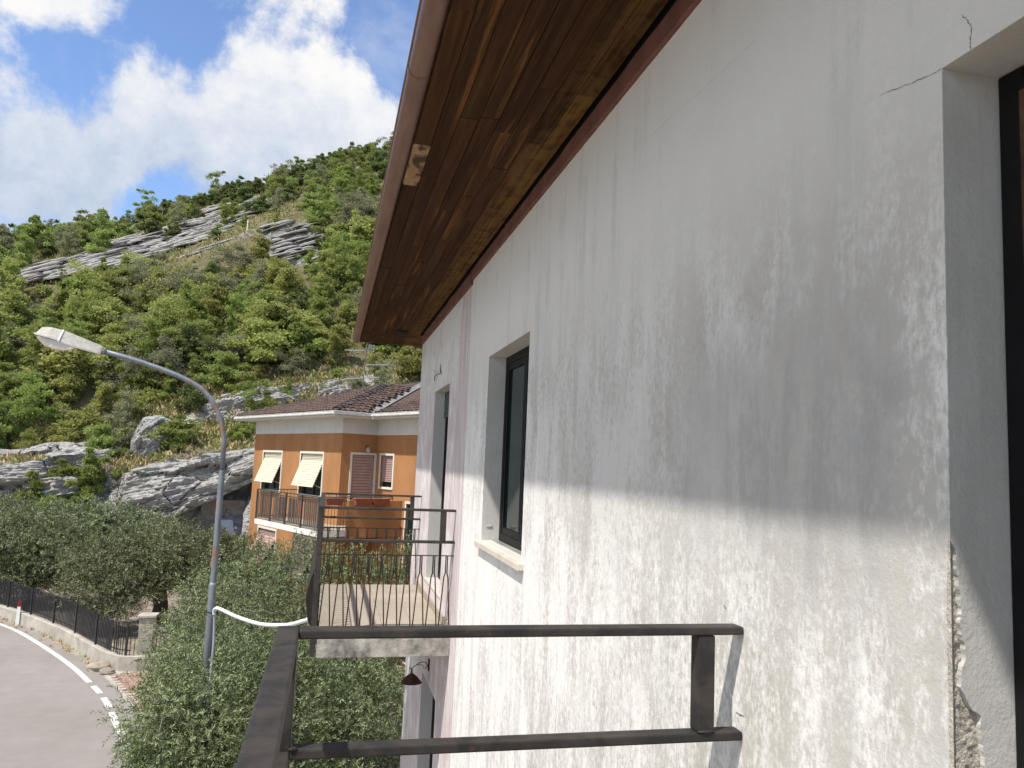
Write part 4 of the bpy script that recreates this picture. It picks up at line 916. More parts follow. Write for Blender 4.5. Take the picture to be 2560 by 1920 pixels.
for z in (3.98, 4.09, 4.20): b.tube([(1.08, 28.62, z), (1.38, 28.62, z)], .006, 4)
b.build('grid_reflector', 'alu', an)
b = MB(); b.tube([(1.08, 28.57, 3.4), (1.13, 28.57, 3.28), (1.20, 28.57, 3.24), (1.23, 28.57, 3.30)], .007, 5); b.tube([(1.04, 28.57, 3.2), (1.10, 28.57, 2.95), (1.2, 28.57, 2.8), (1.32, 28.57, 2.78)], .007, 5); b.build('cable', 'lamp_white', an)

# ================================================================== hillside
A8 = R_(-8.0); DH = Vector((math.sin(A8), math.cos(A8), 0)); SH = Vector((math.cos(A8), -math.sin(A8), 0))
def base_z(s, d):
    zc = np.interp(s, [-120, -40, -12, -8, -5, -2.5, 3, 8, 30, 120], [-5, -3, -1.6, -1.3, -1.6, -.7, .2, 2, 4, 8])
    zb = np.interp(s, [-120, -40, -12, -8, -4, -1, 2, 7, 30, 120], [-4, -2, -1.0, -.5, .8, 2.2, 3.6, 4.6, 7, 12])
    zr = np.interp(s, [-120, -60, -32, -22, -12, -1, 7.5, 16, 25, 60, 120], [8, 21, 28.5, 33, 36.3, 42, 47, 51.3, 54.5, 66, 80])
    z = np.where(d < 52, -6.0, 0)
    z = np.where((d >= 52) & (d < 55.5), -6+(zc+6)*((d-52)/3.5), z)
    z = np.where((d >= 55.5) & (d < 61), zc+(zb-zc)*((d-55.5)/5.5), z)
    t = np.clip((d-61)/74., 0, 1)
    z = np.where((d >= 61) & (d < 135), zb+(zr-zb)*(t+.10*np.sin(np.pi*t)), z)
    return np.where(d >= 135, zr-(d-135)*.18-.0012*(d-135)**2, z)
def nz2(s, d, f, seed): return noise.noise(Vector((s*f, d*f, seed)))
def rock_mask(s, d):
    w_ = nz2(s, d, .11, 3)*5+nz2(s, d, .35, 7)*2.0
    lo = np.interp(s, [-60, -24, -16, -12, -8, -3, 1, 4, 6], [86, 90, 92, 92, 94, 98, 101, 106, 112]); hi = np.interp(s, [-60, -24, -16, -12, -8, -3, 1, 4, 6], [92, 98, 104, 113, 123, 121, 119, 116, 112])
    m1 = min(d-lo, hi-d)+w_*.55
    m2 = min(d-83.5, 93.5-d, s-3.8, 10-s)+w_*.45
    m3 = min(d-112, 124-d, s-9, 20-s)-2+w_*.9
    m4 = min(d-51.5, 56.2-d)+w_*.3
    m5 = min(d-126, 140-d, s+24, -15-s)+w_*.4
    m6 = min(d-128, 142-d, s-22, 40-s)+w_*.4
    m = max(m1, m2, m3, m4, m5, m6)
    return max(0.0, min(1.0, m/1.6+.3))
srow = np.unique(np.concatenate([np.arange(-120, -40, 4.0), np.arange(-40, 40, .55), np.arange(40, 121, 4.0)]))
drow = np.unique(np.concatenate([np.arange(50, 62, .45), np.arange(62, 82, .8), np.arange(82, 126, .36), np.arange(126, 140, .6), np.arange(140, 220, 6.0)]))
hv, hf, hr = [], [], []
def strata(s, z, seed=0.0):                              # stepped bedding planes dipping gently to the left
    q = (z-.44*s+1.2*noise.noise(Vector((s*.06, z*.06, 9+seed)))); h_ = .95
    k = math.floor(q/h_); f = q/h_-k; amp = .5+.5*noise.noise(Vector((k*3.7, s*.16, seed)))
    return (f**2.2-.45)*1.1*amp
for s in srow:
    for d in drow:
        z = float(base_z(s, d)); m = rock_mask(s, d) if -44 < s < 44 else 0.0
        if d > 55: z += 1.1*nz2(s, d, .07, 1)+.5*nz2(s, d, .21, 2)+.18*nz2(s, d, .7, 5)
        dd = d
        if m > 0 and d > 53:
            st = strata(s, z); dd = d-st*1.5*m; z = z+m*(.25*noise.noise(Vector((s*.9, d*.9, 4)))+.5*st*.4)
        p = SH*s+DH*dd; hv.append((p.x, p.y, max(z, GZ-.03) if d > 51 else GZ-.03)); hr.append(m)
nd2 = len(drow)
for a in range(len(srow)-1):
    for c in range(nd2-1): hf.append((a*nd2+c, (a+1)*nd2+c, (a+1)*nd2+c+1, a*nd2+c+1))
me = bpy.data.meshes.new('hill'); me.from_pydata(hv, [], hf); me.materials.append(MT['hillside'])
at = me.attributes.new('rock', 'FLOAT', 'POINT'); at.data.foreach_set('value', hr)
hill = bpy.data.objects.new('hill', me); col.objects.link(hill); tag(hill, kind='structure')
def hz_at(s, d): return float(base_z(s, d))+(1.1*nz2(s, d, .07, 1)+.5*nz2(s, d, .21, 2)+.18*nz2(s, d, .7, 5) if d > 55 else 0)

# bedding slabs lying in the rock bands
rs_ = random.Random(21); sb = MB()
def slab(c, L, W, H, yaw, dip, seed):
    n = 11; i = len(sb.v); X_ = (SH*math.cos(yaw)+DH*math.sin(yaw)); Xd = (X_+UZ*dip).normalized(); Y_ = UZ.cross(X_).normalized(); Z_ = Xd.cross(Y_)
    for lv in (0, .55, 1):
        for k in range(n):
            a = 2*math.pi*k/n; r = 1+.28*noise.noise(Vector((math.cos(a)*1.3, math.sin(a)*1.3, seed*5.1)))+.1*noise.noise(Vector((a*3, lv*3, seed))); sc = (1.0, 1.05, .86)[0 if lv == 0 else 1 if lv < 1 else 2]
            p = Vector(c)+Xd*math.cos(a)*L*r*sc+Y_*math.sin(a)*W*r*sc+Z_*(lv-.5)*H*(1+.5*noise.noise(Vector((math.cos(a), math.sin(a), seed)))); sb.v.append(tuple(p))
    for q in range(2):
        for k in range(n): sb.f.append((i+q*n+k, i+q*n+(k+1) % n, i+q*n+n+(k+1) % n, i+q*n+n+k))
    sb.f.append(tuple(i+2*n+k for k in range(n)))
cnt = 0
for it in range(9000):
    s, d = rs_.uniform(-34, 24), rs_.uniform(82, 136)
    if rock_mask(s, d) < .55 or (-6.5 < s < 4.8 and 84 < d < 96) or (s > 4 and rs_.random() < .65): continue
    z = hz_at(s, d); p = SH*s+DH*(d-.3)
    slab((p.x, p.y, z+.05), rs_.uniform(.6, 2.6), rs_.uniform(.4, 1.0), rs_.uniform(.10, .32), rs_.uniform(-.25, .25), .44+rs_.uniform(-.06, .06), it); cnt += 1
    if cnt > 900: break
tag(sb.build('rock_ledges', 'rock'), kind='structure')

# large outcrops at the foot of the hill
def outcrop(name, label, secs, nu, nv, amp, tilt, seed, cat='rock outcrop', mat='rock'):
    # secs: cross-sections along the length, each a list of (s, d, z) points from the back of the top over the face to the back of the foot
    secs = [[SH*a+DH*c+UZ*z for a, c, z in sct] for sct in secs]; b = MB()
    def at_(sct, v):
        k = v*(len(sct)-1); i = min(int(k), len(sct)-2); return sct[i].lerp(sct[i+1], k-i)
    def fn(u, v):
        k = u*(len(secs)-1); i = min(int(k), len(secs)-2); t = k-i; t = t*t*(3-2*t); p = at_(secs[i], v).lerp(at_(secs[i+1], v), t)
        s = p.dot(SH); q = p.z-tilt*s
        bed = q/.40+.8*noise.noise(Vector((s*.25, q*.4, seed))); kk = math.floor(bed); f = bed-kk
        am = .55+.9*noise.noise(Vector((kk*2.3, s*.35, seed)))
        b2 = q/.15+.6*noise.noise(Vector((s*.6, q, seed+3))); f2 = b2-math.floor(b2)
        n = amp*((f**1.8-.45)*.95*am*.8+.16*(f2**2-.4)+.9*noise.noise(p*.45+Vector((seed, 0, 0)))+.38*noise.noise(p*1.3)+.16*noise.noise(p*3.3)+.07*noise.noise(p*8))
        vd, vp_ = noise.voronoi(Vector((s*.33+.2*p.z, p.dot(DH)*.33, q*.85))+Vector((seed, 0, .25*noise.noise(p*.8))))
        n += amp*(.38*(min(1.0, (vd[1]-vd[0])/.05)-1)+.55*noise.cell(vp_[0]*7.3))
        edge = min(1, 6*u, 6*(1-u))
        return p-DH*n*edge+UZ*n*.25*edge
    b.grid(nu, nv, fn); o = b.build(name, mat); tag(o, label, cat); return o
outcrop('rock_outcrop', 'long pale grey rock slab overhanging behind the olive trees', [
    [(-7.3, 56.5, -4.2), (-7.2, 53.6, -4.3), (-7.1, 53.2, -5.0), (-7.0, 53.2, -5.6), (-7.0, 54, -6.1), (-7.0, 57, -6.2)],
    [(-6.2, 57, -2.2), (-6.0, 54.2, -2.9), (-5.9, 52.7, -3.9), (-5.8, 52.4, -4.9), (-5.6, 53.4, -5.6), (-5.6, 57, -6.2)],
    [(-5.0, 57, -1.75), (-4.9, 54.0, -1.4), (-4.7, 52.0, -3.2), (-4.5, 51.6, -4.7), (-4.3, 53.4, -5.2), (-4.2, 58, -6.2)],
    [(-2.4, 57, -.75), (-2.4, 54.0, -.62), (-2.3, 51.8, -2.6), (-2.2, 51.5, -4.1), (-2.0, 54.8, -4.4), (-2.0, 58, -6.2)],
    [(.2, 57, -.05), (.2, 54.0, -.2), (.2, 52.0, -1.8), (.2, 51.7, -3.0), (.3, 56.2, -3.3), (.3, 59, -6.2)],
    [(2.9, 57, .6), (2.9, 54.0, .35), (2.9, 52.2, -.6), (3.0, 52.0, -1.5), (3.0, 57.0, -2.0), (3.0, 60, -6.2)],
    [(6.5, 57, 1.6), (6.5, 54.0, 1.2), (6.5, 52.6, .5), (6.5, 52.4, -.3), (6.5, 57.0, -1.2), (6.5, 60, -6.2)]], 230, 120, .62, .33, 1.0)
outcrop('rock_outcrop', 'blocky grey cliff on the far left above the olive tops', [
    [(-30, 58, -1.5), (-30, 55.0, -2.2), (-30, 53.6, -3.6), (-30, 53.4, -6.2)], [(-22, 59, -.9), (-22, 55.2, -1.6), (-22, 53.6, -3.2), (-22, 53.2, -6.2)],
    [(-15, 59, -.4), (-15, 55.0, -1.2), (-15, 53.4, -2.8), (-15, 53.0, -6.2)], [(-11.6, 59, -.2), (-11.6, 55.0, -1.15), (-11.6, 53.6, -2.6), (-11.6, 53.2, -6.2)], [(-9.4, 59, .2), (-9.4, 54.6, -.8), (-9.4, 53.4, -2.4), (-9.4, 53.0, -6.2)],
    [(-7.6, 59, .6), (-7.6, 55.2, -.45), (-7.6, 54.0, -2.0), (-7.6, 53.6, -6.2)], [(-6.0, 60, .6), (-6.0, 56.6, .1), (-6.0, 55.6, -2.0), (-6.0, 55.5, -6.2)]], 200, 70, .75, .12, 5.0)
outcrop('boulder', 'tall smooth grey boulder standing above the rock slab', [
    [(-5.0, 58.5, .4), (-5.0, 57.5, .9), (-5.0, 57.0, .5), (-5.0, 57.2, -.3)], [(-4.5, 59.0, 2.3), (-4.5, 57.3, 2.0), (-4.5, 56.3, .6), (-4.4, 56.7, -.6)], [(-3.5, 59.0, 2.5), (-3.5, 57.2, 2.25), (-3.5, 56.1, .7), (-3.6, 56.4, -.7)],
    [(-2.6, 59.0, 2.1), (-2.6, 57.4, 1.9), (-2.6, 56.4, .9), (-2.8, 56.8, -.2)], [(-2.1, 58.8, 1.3), (-2.1, 57.8, 1.2), (-2.1, 57.3, .8), (-2.2, 57.4, .2)]], 70, 60, .30, .9, 9.0, 'boulder')
outcrop('rock_outcrop', 'pale rock ribs rising behind the roof of the orange house', [
    [(-2.0, 64, 2.4), (-2.0, 61.6, 2.6), (-2.0, 60.6, 1.8), (-2.0, 60.4, .6)], [(.6, 65, 4.4), (.6, 62, 4.4), (.6, 60.6, 3.1), (.6, 60.4, 1.2)], [(3.0, 65, 5.4), (3.0, 62, 5.3), (3.0, 60.8, 4.2), (3.0, 60.4, 2)],
    [(5.0, 65, 5.4), (5.0, 62.2, 5.5), (5.0, 61, 4.5), (5.0, 60.6, 2.4)], [(7.6, 66, 6.2), (7.6, 62.6, 6.0), (7.6, 61.2, 4.8), (7.6, 60.8, 3)], [(12, 66, 7.2), (12, 63, 7.0), (12, 61.6, 5.6), (12, 61, 4)]], 150, 60, .65, .35, 13.0)
outcrop('rock_outcrop', 'rounded tan rock beside the arch at the orange house wall', [
    [(2.2, 53.4, -3.6), (2.2, 51.2, -3.9), (2.15, 50.6, -4.8), (2.1, 50.6, -6.2)], [(2.9, 54, -1.8), (2.9, 51.3, -2.4), (2.9, 50.3, -4.2), (2.9, 50.2, -6.2)], [(4.2, 54, -1.0), (4.2, 51.4, -1.6), (4.2, 50.3, -3.8), (4.2, 50.2, -6.2)], [(6, 54, -.6), (6, 51.6, -1.2), (6, 50.6, -3.8), (6, 50.6, -6.2)]], 60, 50, .35, .3, 17.0)
# grey arch wall of the cellar cut into the rock, a parked vehicle in it
ar = MB(); O = SH*.62+DH*53.2
def arch_pt(a, z, dd=0): p = SH*a+DH*(53.4+dd); return (p.x, p.y, z)
cx, rr_, zc = 1.15, .95, -5.2
N = 18; ang = [math.pi*k/N for k in range(N+1)]
inner_ = [(cx+rr_*math.cos(a), zc+rr_*1.0*math.sin(a)) for a in ang]; inner_ = [(cx+rr_, -6.1)]+inner_+[(cx-rr_, -6.1)]
outer_ = [(2.4, -6.1)]+[(min(2.4, max(-.3, cx+3*math.cos(a))), min(-3.0, zc+3*math.sin(a))) for a in ang]+[(-.3, -6.1)]
for k in range(len(inner_)-1):
    (a0, z0), (a1, z1) = inner_[k], inner_[k+1]; (c0, y0), (c1, y1) = outer_[k], outer_[k+1]
    ar.quad(arch_pt(a0, z0), arch_pt(a1, z1), arch_pt(c1, y1), arch_pt(c0, y0)); ar.quad(arch_pt(a0, z0), arch_pt(a0, z0, 3.2), arch_pt(a1, z1, 3.2), arch_pt(a1, z1))
tag(ar.build('arched_cellar', 'grey_wall_stone'), 'grey arched opening in the rock behind the lamp pole', 'arch')
vh = thing('small_van', tuple(SH*1.15+DH*52.6+UZ*GZ), 'small silver van parked in the rock arch behind the lamp pole', 'van')
def vp(a, c, z): return SH*(1.15+a)+DH*(52.4+c)+UZ*(GZ+z*1.28)
def vloft(secs, name, mat, parent=vh):
    b = MB(); i = 0
    for sct in secs: b.v += [tuple(p) for p in sct]
    n = len(secs[0])
    for k in range(len(secs)-1):
        for j in range(n): j2 = (j+1) % n; b.f.append((k*n+j, k*n+j2, (k+1)*n+j2, (k+1)*n+j))
    b.f.append(tuple(range(n))[::-1]); b.f.append(tuple((len(secs)-1)*n+j for j in range(n))); return b.build(name, mat, parent)
def vs(z, hw, c0, c1): return [vp(-hw, c0, z), vp(hw, c0, z), vp(hw, c1, z), vp(-hw, c1, z)]
vb = vloft([vs(.18, .60, .02, 2.6), vs(.5, .64, -.02, 2.6), vs(.82, .63, .05, 2.6), vs(.95, .60, .18, 2.6), vs(1.40, .50, .45, 2.5), vs(1.47, .44, .6, 2.4)], 'body', 'car_paint')
b = MB(); b.quad(vp(-.50, .205, .99), vp(.50, .205, .99), vp(.44, .43, 1.36), vp(-.44, .43, 1.36)); b.build('windscreen', 'dark_glass', vb)
for s_ in (-1, 1): b = MB(); b.tube([vp(s_*.47, .02, .68), vp(s_*.47, -.04, .68)], .075, 10); b.build('headlight', 'lamp_white', vb)
b = MB(); b.obox(vp(0, -.03, .36), (SH, DH, UZ), (.62, .04, .07)); b.build('bumper', 'black_frame', vb)
for s_ in (-1, 1):
    for c in (.5, 2.0): b = MB(); b.tube([vp(s_*.50, c, .27), vp(s_*.635, c, .27)], .27, 14); b.build('wheel', 'tie_black', vh)
for s_ in (-1, 1): b = MB(); b.obox(vp(s_*.70, .35, 1.02), (SH, DH, UZ), (.06, .03, .09)); b.build('mirror', 'lamp_white', vb)

# dry stone terrace wall, concrete block and white marker on the slope
rw = random.Random(8)
tw = thing('dry_stone_wall', tuple(SH*-1.5+DH*92.5+UZ*22.5), 'dry stone terrace wall on the hillside left of the rock block', 'stone wall')
b = MB()
for k in range(46):
    t = k/45; s = -5.2+6.2*t; 
    for lv in range(4):
        p = SH*(s+rw.uniform(-.05, .05))+DH*(92.2+rw.uniform(-.06, .06)); z = 21.1+3.1*t+.30*lv-.3
        if lv == 3 and t < .35: continue
        l_ = rock_lump((p.x, p.y, z), (rw.uniform(.09, .14), .14, rw.uniform(.11, .15)), k*4+lv, 1); i = len(b.v); b.v += l_.v; b.f += [tuple(i+q for q in f) for f in l_.f]
tag(b.build('stones', 'dry_stone', tw), kind='stuff')
outcrop('rock_block', 'square brown rock block beside the terrace wall below the white post', [
    [(1.0, 93.5, 24.9), (1.0, 91.6, 24.8), (1.0, 91.2, 23.0), (1.0, 91.0, 20.8)], [(1.6, 93.6, 25.5), (1.6, 91.5, 25.4), (1.6, 91.1, 23.2), (1.6, 90.9, 20.8)], [(3.4, 93.6, 25.5), (3.4, 91.5, 25.4), (3.4, 91.1, 23.2), (3.4, 90.9, 20.6)], [(3.9, 93.5, 25.2), (3.9, 91.8, 25.0), (3.9, 91.4, 23.0), (3.9, 91.3, 20.6)]], 40, 36, .22, .12, 23.0, 'rock', 'grey_wall_stone')
mp = thing('marker_post', tuple(SH*1.95+DH*92.6+UZ*25.2), 'thin white marker post standing on the rock block on the hill', 'post')
b = MB(); p = SH*1.95+DH*92.6; b.tube([(p.x, p.y, 25.2), (p.x+.05, p.y, 27.1)], .06, 8); b.build('shaft', 'post_white', mp); b = MB(); b.tube([(p.x, p.y, 25.1), (p.x, p.y, 25.35)], .1, 8); b.build('foot', 'dry_stone', mp)

# ================================================================== vegetation
def leaf_mesh(name, mat, P_, D_, S_, ln, wd, shade, extra=None):
    n = len(P_); D_ = D_/np.linalg.norm(D_, axis=1)[:, None]; S_ = S_-D_*(S_*D_).sum(1)[:, None]; S_ = S_/(np.linalg.norm(S_, axis=1)[:, None]+1e-9)
    ln = np.broadcast_to(ln, (n,))[:, None]; wd = np.broadcast_to(wd, (n,))[:, None]; nrm = np.cross(D_, S_)
    V = np.empty((n, 4, 3)); V[:, 0] = P_; V[:, 1] = P_+D_*ln*.45+S_*wd*.5+nrm*ln*.06; V[:, 2] = P_+D_*ln; V[:, 3] = P_+D_*ln*.45-S_*wd*.5+nrm*ln*.06
    me = bpy.data.meshes.new(name); me.vertices.add(4*n); me.vertices.foreach_set('co', V.reshape(-1)); me.loops.add(4*n); me.loops.foreach_set('vertex_index', np.arange(4*n, dtype=np.int32))
    me.polygons.add(n); me.polygons.foreach_set('loop_start', np.arange(0, 4*n, 4, dtype=np.int32)); me.polygons.foreach_set('loop_total', np.full(n, 4, dtype=np.int32))
    at = me.attributes.new('shade', 'FLOAT', 'POINT'); at.data.foreach_set('value', np.repeat(np.clip(shade, 0, 1), 4).astype(np.float32)); me.materials.append(MT[mat]); me.update(calc_edges=True); return me
def unit(v): return v/(np.linalg.norm(v, axis=1)[:, None]+1e-9)
def lobes_in(r, rad, h0, h1, n, lr):                   # lobes strung along uneven branches, so that no crown is a ball
    out_ = []; nb = r.integers(5, 9); br = []
    for k in range(nb):
        a = r.uniform(0, 2*np.pi); el = r.uniform(.15, 1.45); br.append((np.cos(a)*np.cos(el), np.sin(a)*np.cos(el), np.sin(el), r.uniform(.55, 1.15)))
    br.append((.1, .05, .95, 1.1))
    for k in range(n):
        b_ = br[r.integers(0, len(br))]; t = r.uniform(.15, 1)**.7*b_[3]
        out_.append((b_[0]*t*rad+r.normal()*.22, b_[1]*t*rad+r.normal()*.22, max(h0*.6, h0+b_[2]*t*(h1-h0)+r.normal()*.25), lr*r.uniform(.45, 1.35)*(1.25-.55*t)))
    for k in range(n//4, n//4+n//3): out_[k] = (r.normal()*rad*.34, r.normal()*rad*.34, h0+(h1-h0)*np.clip(r.normal(.38, .22), 0, .9), lr*r.uniform(.7, 1.3))
    for k in range(n//4): a = r.uniform(0, 2*np.pi); q = r.uniform(.2, .8)*rad; out_[k] = (q*np.cos(a), q*np.sin(a), r.uniform(.3, .9)*h0+.1, lr*r.uniform(.6, 1.1))
    return np.array(out_)
def crown(seed, mat, rad, h0, h1, nl, lr, n, size, fill=.55):
    r = np.random.default_rng(seed); L = lobes_in(r, rad, h0, h1, nl, lr); k = r.integers(0, nl, n); d = unit(r.normal(size=(n, 3))); d[:, 2] = np.where(d[:, 2] < -.35, -d[:, 2]*.6, d[:, 2]); d = unit(d)
    q = (r.uniform(fill, 1.0, n)**.6)*np.where(r.uniform(size=n) < .18, r.uniform(1.0, 1.55, n), 1.0)*(1+.12*np.sin(d[:, 0]*9+k)+.12*np.sin(d[:, 1]*11+2*k))
    P_ = L[k, :3]+d*(L[k, 3]*q)[:, None]*np.array([1, 1, .82]); D_ = unit(d*.6+r.normal(size=(n, 3))*.8); S_ = unit(np.cross(D_, d+r.normal(size=(n, 3))*.55))
    sh = .5+r.normal(size=n)*.16+(r.normal(size=nl)*.13)[k]
    s = size*r.uniform(.6, 1.35, n); return leaf_mesh('crown', mat, P_, D_, S_, s, s*r.uniform(.45, .8, n), sh), L
def trunk_mesh(seed, L, h, r0):
    r = random.Random(seed); b = MB(); top = Vector((0, 0, h)); mid = Vector((r.uniform(-.15, .15), r.uniform(-.15, .15), h*.5))
    b.tube([Vector((0, 0, -.5)), mid, top], [r0*1.3, r0, r0*.7], 7)
    for k in range(min(6, len(L))): e_ = Vector(L[k][:3]); m_ = (top.lerp(e_, .5)+Vector((0, 0, -.1))); b.tube([mid.lerp(top, .6), m_, e_], [r0*.55, r0*.35, r0*.1], 5)
    return b.mesh('trunk', 'bark')
KINDS = ['leaf_bright', 'leaf_yellow', 'leaf_grey', 'leaf_dark', 'leaf_bright', 'leaf_dark', 'leaf_yellow', 'leaf_grey', 'leaf_bright', 'leaf_bright', 'leaf_yellow', 'leaf_grey', 'leaf_dark']
WORD = {'leaf_bright': 'bright green', 'leaf_yellow': 'yellow-green', 'leaf_grey': 'grey-green', 'leaf_dark': 'dark evergreen'}
PROTO = []
for k, mt in enumerate(KINDS):
    thin = mt == 'leaf_grey'
    cm, L = crown(100+k, mt, [2.5, 1.7, 2.9, 2.2, 1.9][k % 5], [.7, .5, 1.0, .6][k % 4], [3.6, 5.2, 3.0, 4.4, 5.8][k % 5], 40+k % 4*12, [.52, .42, .62, .36][k % 4] if not thin else .5, 9500 if not thin else 10500, [.24, .18, .21, .27, .16][k % 5] if not thin else .13, .3 if not thin else .05)
    PROTO.append((cm, trunk_mesh(k, L, 2.2, .10), mt))
rt_ = random.Random(99); SPOTS = []
def ok(s, d, r):
    for a, c, q in SPOTS:
        if (a-s)**2+(c-d)**2 < (r*.5+q*.5)**2: return False
    return True
def scatter(n, s0, s1, d0, d1, sp, fn):
    for it in range(n):
        d = rt_.uniform(d0, d1); s = rt_.uniform(s0, s1)*(d/100 if s1 < 60 else 1); pr = fn(s, d)
        if rt_.random() < pr and ok(s, d, sp): SPOTS.append((s, d, sp))
inrock = lambda s, d: rock_mask(s, d) > .12
scatter(12000, -40, 42, 60.8, 93, 1.95, lambda s, d: 0 if (inrock(s, d) and rt_.random() < .92) or (-6 < s < 4.3 and 84.5 < d < 93) or (d < 64 and -9 < s < 9 and rt_.random() < .8) or (d < 66 and s > 3 and rt_.random() < .75) else 1)
inrock0 = inrock
scatter(5000, -40, 42, 61.5, 76, 1.62, lambda s, d: 0 if (d < 64 and -9 < s < 9) or (d < 66.5 and s > 3) else 1)
scatter(2500, -40, 42, 93, 134, 3.0, lambda s, d: 0 if inrock(s, d) and rt_.random() < .90 else .8)
scatter(420, -36, 40, 130, 135.2, 2.0, lambda s, d: .12 if inrock(s, d) else .85)
for s, d in ((-2.4, 56.6), (-1.2, 57.8), (-8.2, 54.6), (-7.4, 53.4), (-6.9, 54.6), (1.9, 57.5), (2.9, 58.5), (-6.2, 57.4), (-5.6, 58.0), (-9.6, 53.2), (-8.9, 52.8), (-5.2, 60.3), (3.9, 58.3)): SPOTS.append((s, d, 1.4))
scatter(7000, -100, 100, 62, 134, 3.6, lambda s, d: 1 if abs(s) > d*.42 else 0)
# the ones that show largest are trees of their own, the rest (mostly out of the frame) one mass
def vis(sd):
    s, d, q = sd; p = SH*s+DH*d; az = math.degrees(math.atan2(p.x, p.y)); return -23 < az < 8.5
view = sorted([q for q in SPOTS if vis(q)], key=lambda q: q[1]); others = [q for q in SPOTS if not vis(q)]
keep = view if len(view) <= 300 else None
if keep is None:
    far = [q for q in view if q[1] > 126]; keep = view[:300-min(60, len(far))]+far[:60]; keep = list(dict.fromkeys(keep)); others += [q for q in view if q not in set(keep)]
def pick(s, d):
    v = nz2(s, d, .13, 33)+rt_.uniform(-.35, .35)
    if d > 93: return rt_.choice([3, 5, 12, 0, 8, 3, 9, 0, 4, 11])
    if d < 60.5: return rt_.choice([0, 8, 2, 4, 0])
    return rt_.choice([0, 4, 8, 9, 1, 6, 10, 0, 4]) if v < .12 else rt_.choice([2, 7, 11, 7, 12, 1, 10])
CROWNS = {}; nthing = 0; glist = []
for s, d, q in keep:
    k = pick(s, d); cm, tmsh, mt = PROTO[k]; p = SH*s+DH*d; z = hz_at(s, d)-.25
    zone = 0 if d < 60.8 else 1 if d < 93 else 2 if d < 126 else 3
    sc = {0: rt_.uniform(.42, .72), 1: rt_.choice((.5, .65, .8, .95, 1.1))*rt_.uniform(.9, 1.1), 2: rt_.uniform(.5, .95), 3: rt_.uniform(.6, 1.0)}[zone]
    if zone == 1 and d < 66: sc *= .8
    if zone in (1, 2) and inrock(s, d): sc *= .6
    if zone in (1, 2) and max(rock_mask(s, d+2.5), rock_mask(s, d+5), rock_mask(s, d)) > .1: sc *= .45
    uu = 1280+1923*math.tan(math.atan2(p.x, p.y)-YAW)
    where = 'at the left edge' if uu < 90 else 'left of the lamp head' if uu < 200 else 'above the lamp head' if uu < 300 else 'above the lamp arm' if uu < 430 else 'above the pole bend' if uu < 560 else 'above the roof corner' if uu < 700 else 'above the tiled roof' if uu < 800 else 'next to the eaves'
    row = (('at the foot of the wood', 'low in the wood', 'midway up the wood', 'high in the wood')[0 if d < 66 else 1 if d < 73 else 2 if d < 81 else 3]) if zone == 1 else ('between the foot rocks', '', 'among the rock bands', 'on the skyline')[zone]
    size = 'small' if sc < .6 else 'middling' if sc < .85 else 'large'
    noun = ('shrub ' if zone == 0 else 'tree ')+row+', '+where
    nm = ('hillside_shrub', 'woodland_tree', 'slope_tree', 'ridge_tree')[zone]
    t = bpy.data.objects.new(nm, None); col.objects.link(t); t.location = (p.x, p.y, z); t.rotation_euler = (rt_.uniform(-.2, .2), rt_.uniform(-.2, .2), rt_.uniform(0, 6.28)); t.scale = (sc*rt_.uniform(.8, 1.3), sc*rt_.uniform(.8, 1.3), sc*rt_.uniform(.75, 1.2))
    tag(t, size+' '+WORD[mt]+' '+noun, 'shrub' if zone == 0 else 'tree', WORD[mt]+' '+('shrubs at the hill foot', 'trees in the lower wood', 'trees among the rock bands', 'trees on the skyline')[zone])
    c = bpy.data.objects.new('crown', cm); col.objects.link(c); c.parent = t; tr = bpy.data.objects.new('trunk', tmsh); col.objects.link(tr); tr.parent = t; CROWNS.setdefault(k, c); nthing += 1
# labels that still coincide are told apart by their order
byl = {}
for o in list(col.objects):
    if o.type == 'EMPTY' and o.name.split('.')[0] in ('hillside_shrub', 'woodland_tree', 'slope_tree', 'ridge_tree'): byl.setdefault(o['label'], []).append(o)
for lb, os_ in byl.items():
    if len(os_) == 2:
        os_.sort(key=lambda o: o.location.z)
        for o, wd in zip(os_, ('lower one', 'upper one')):
            if len(lb.split()) <= 14: o['label'] = lb+', '+wd
    elif len(os_) > 2 and len(lb.split()) <= 13:
        os_.sort(key=lambda o: math.atan2(o.location.x, o.location.y))
        for o, wd in zip(os_, ('first from left', 'second from left', 'third from left', 'fourth from left', 'fifth from left', 'sixth from left', 'seventh from left', 'eighth from left')): o['label'] = lb+', '+wd
# remaining wood as one mass of instanced crowns
pts = [(*(SH*s+DH*d).to_tuple()[:2], hz_at(s, d)-.25) for s, d, q in others]
pm = bpy.data.meshes.new('wood'); pm.from_pydata(pts, [], []); wood = bpy.data.objects.new('hillside_wood', pm); col.objects.link(wood)
ks = [pick(s, d) for s, d, q in others]; ks = [k if k in CROWNS else 0 for k in ks]
for nm, ty, va in (('kind_id', 'INT', ks), ('rot', 'FLOAT', [rt_.uniform(0, 6.28) for _ in others]), ('scl', 'FLOAT', [rt_.uniform(.55, 1.05) for _ in others])):
    a_ = pm.attributes.new(nm, ty, 'POINT'); a_.data.foreach_set('value', va)
ng = bpy.data.node_groups.new('wood_instances', 'GeometryNodeTree'); ng.interface.new_socket('Geometry', in_out='INPUT', socket_type='NodeSocketGeometry'); ng.interface.new_socket('Geometry', in_out='OUTPUT', socket_type='NodeSocketGeometry')
gi = ng.nodes.new('NodeGroupInput'); go = ng.nodes.new('NodeGroupOutput'); jn = ng.nodes.new('GeometryNodeJoinGeometry')
def attr(nm, ty): n = ng.nodes.new('GeometryNodeInputNamedAttribute'); n.data_type = ty; n.inputs[0].default_value = nm; return n.outputs[0]
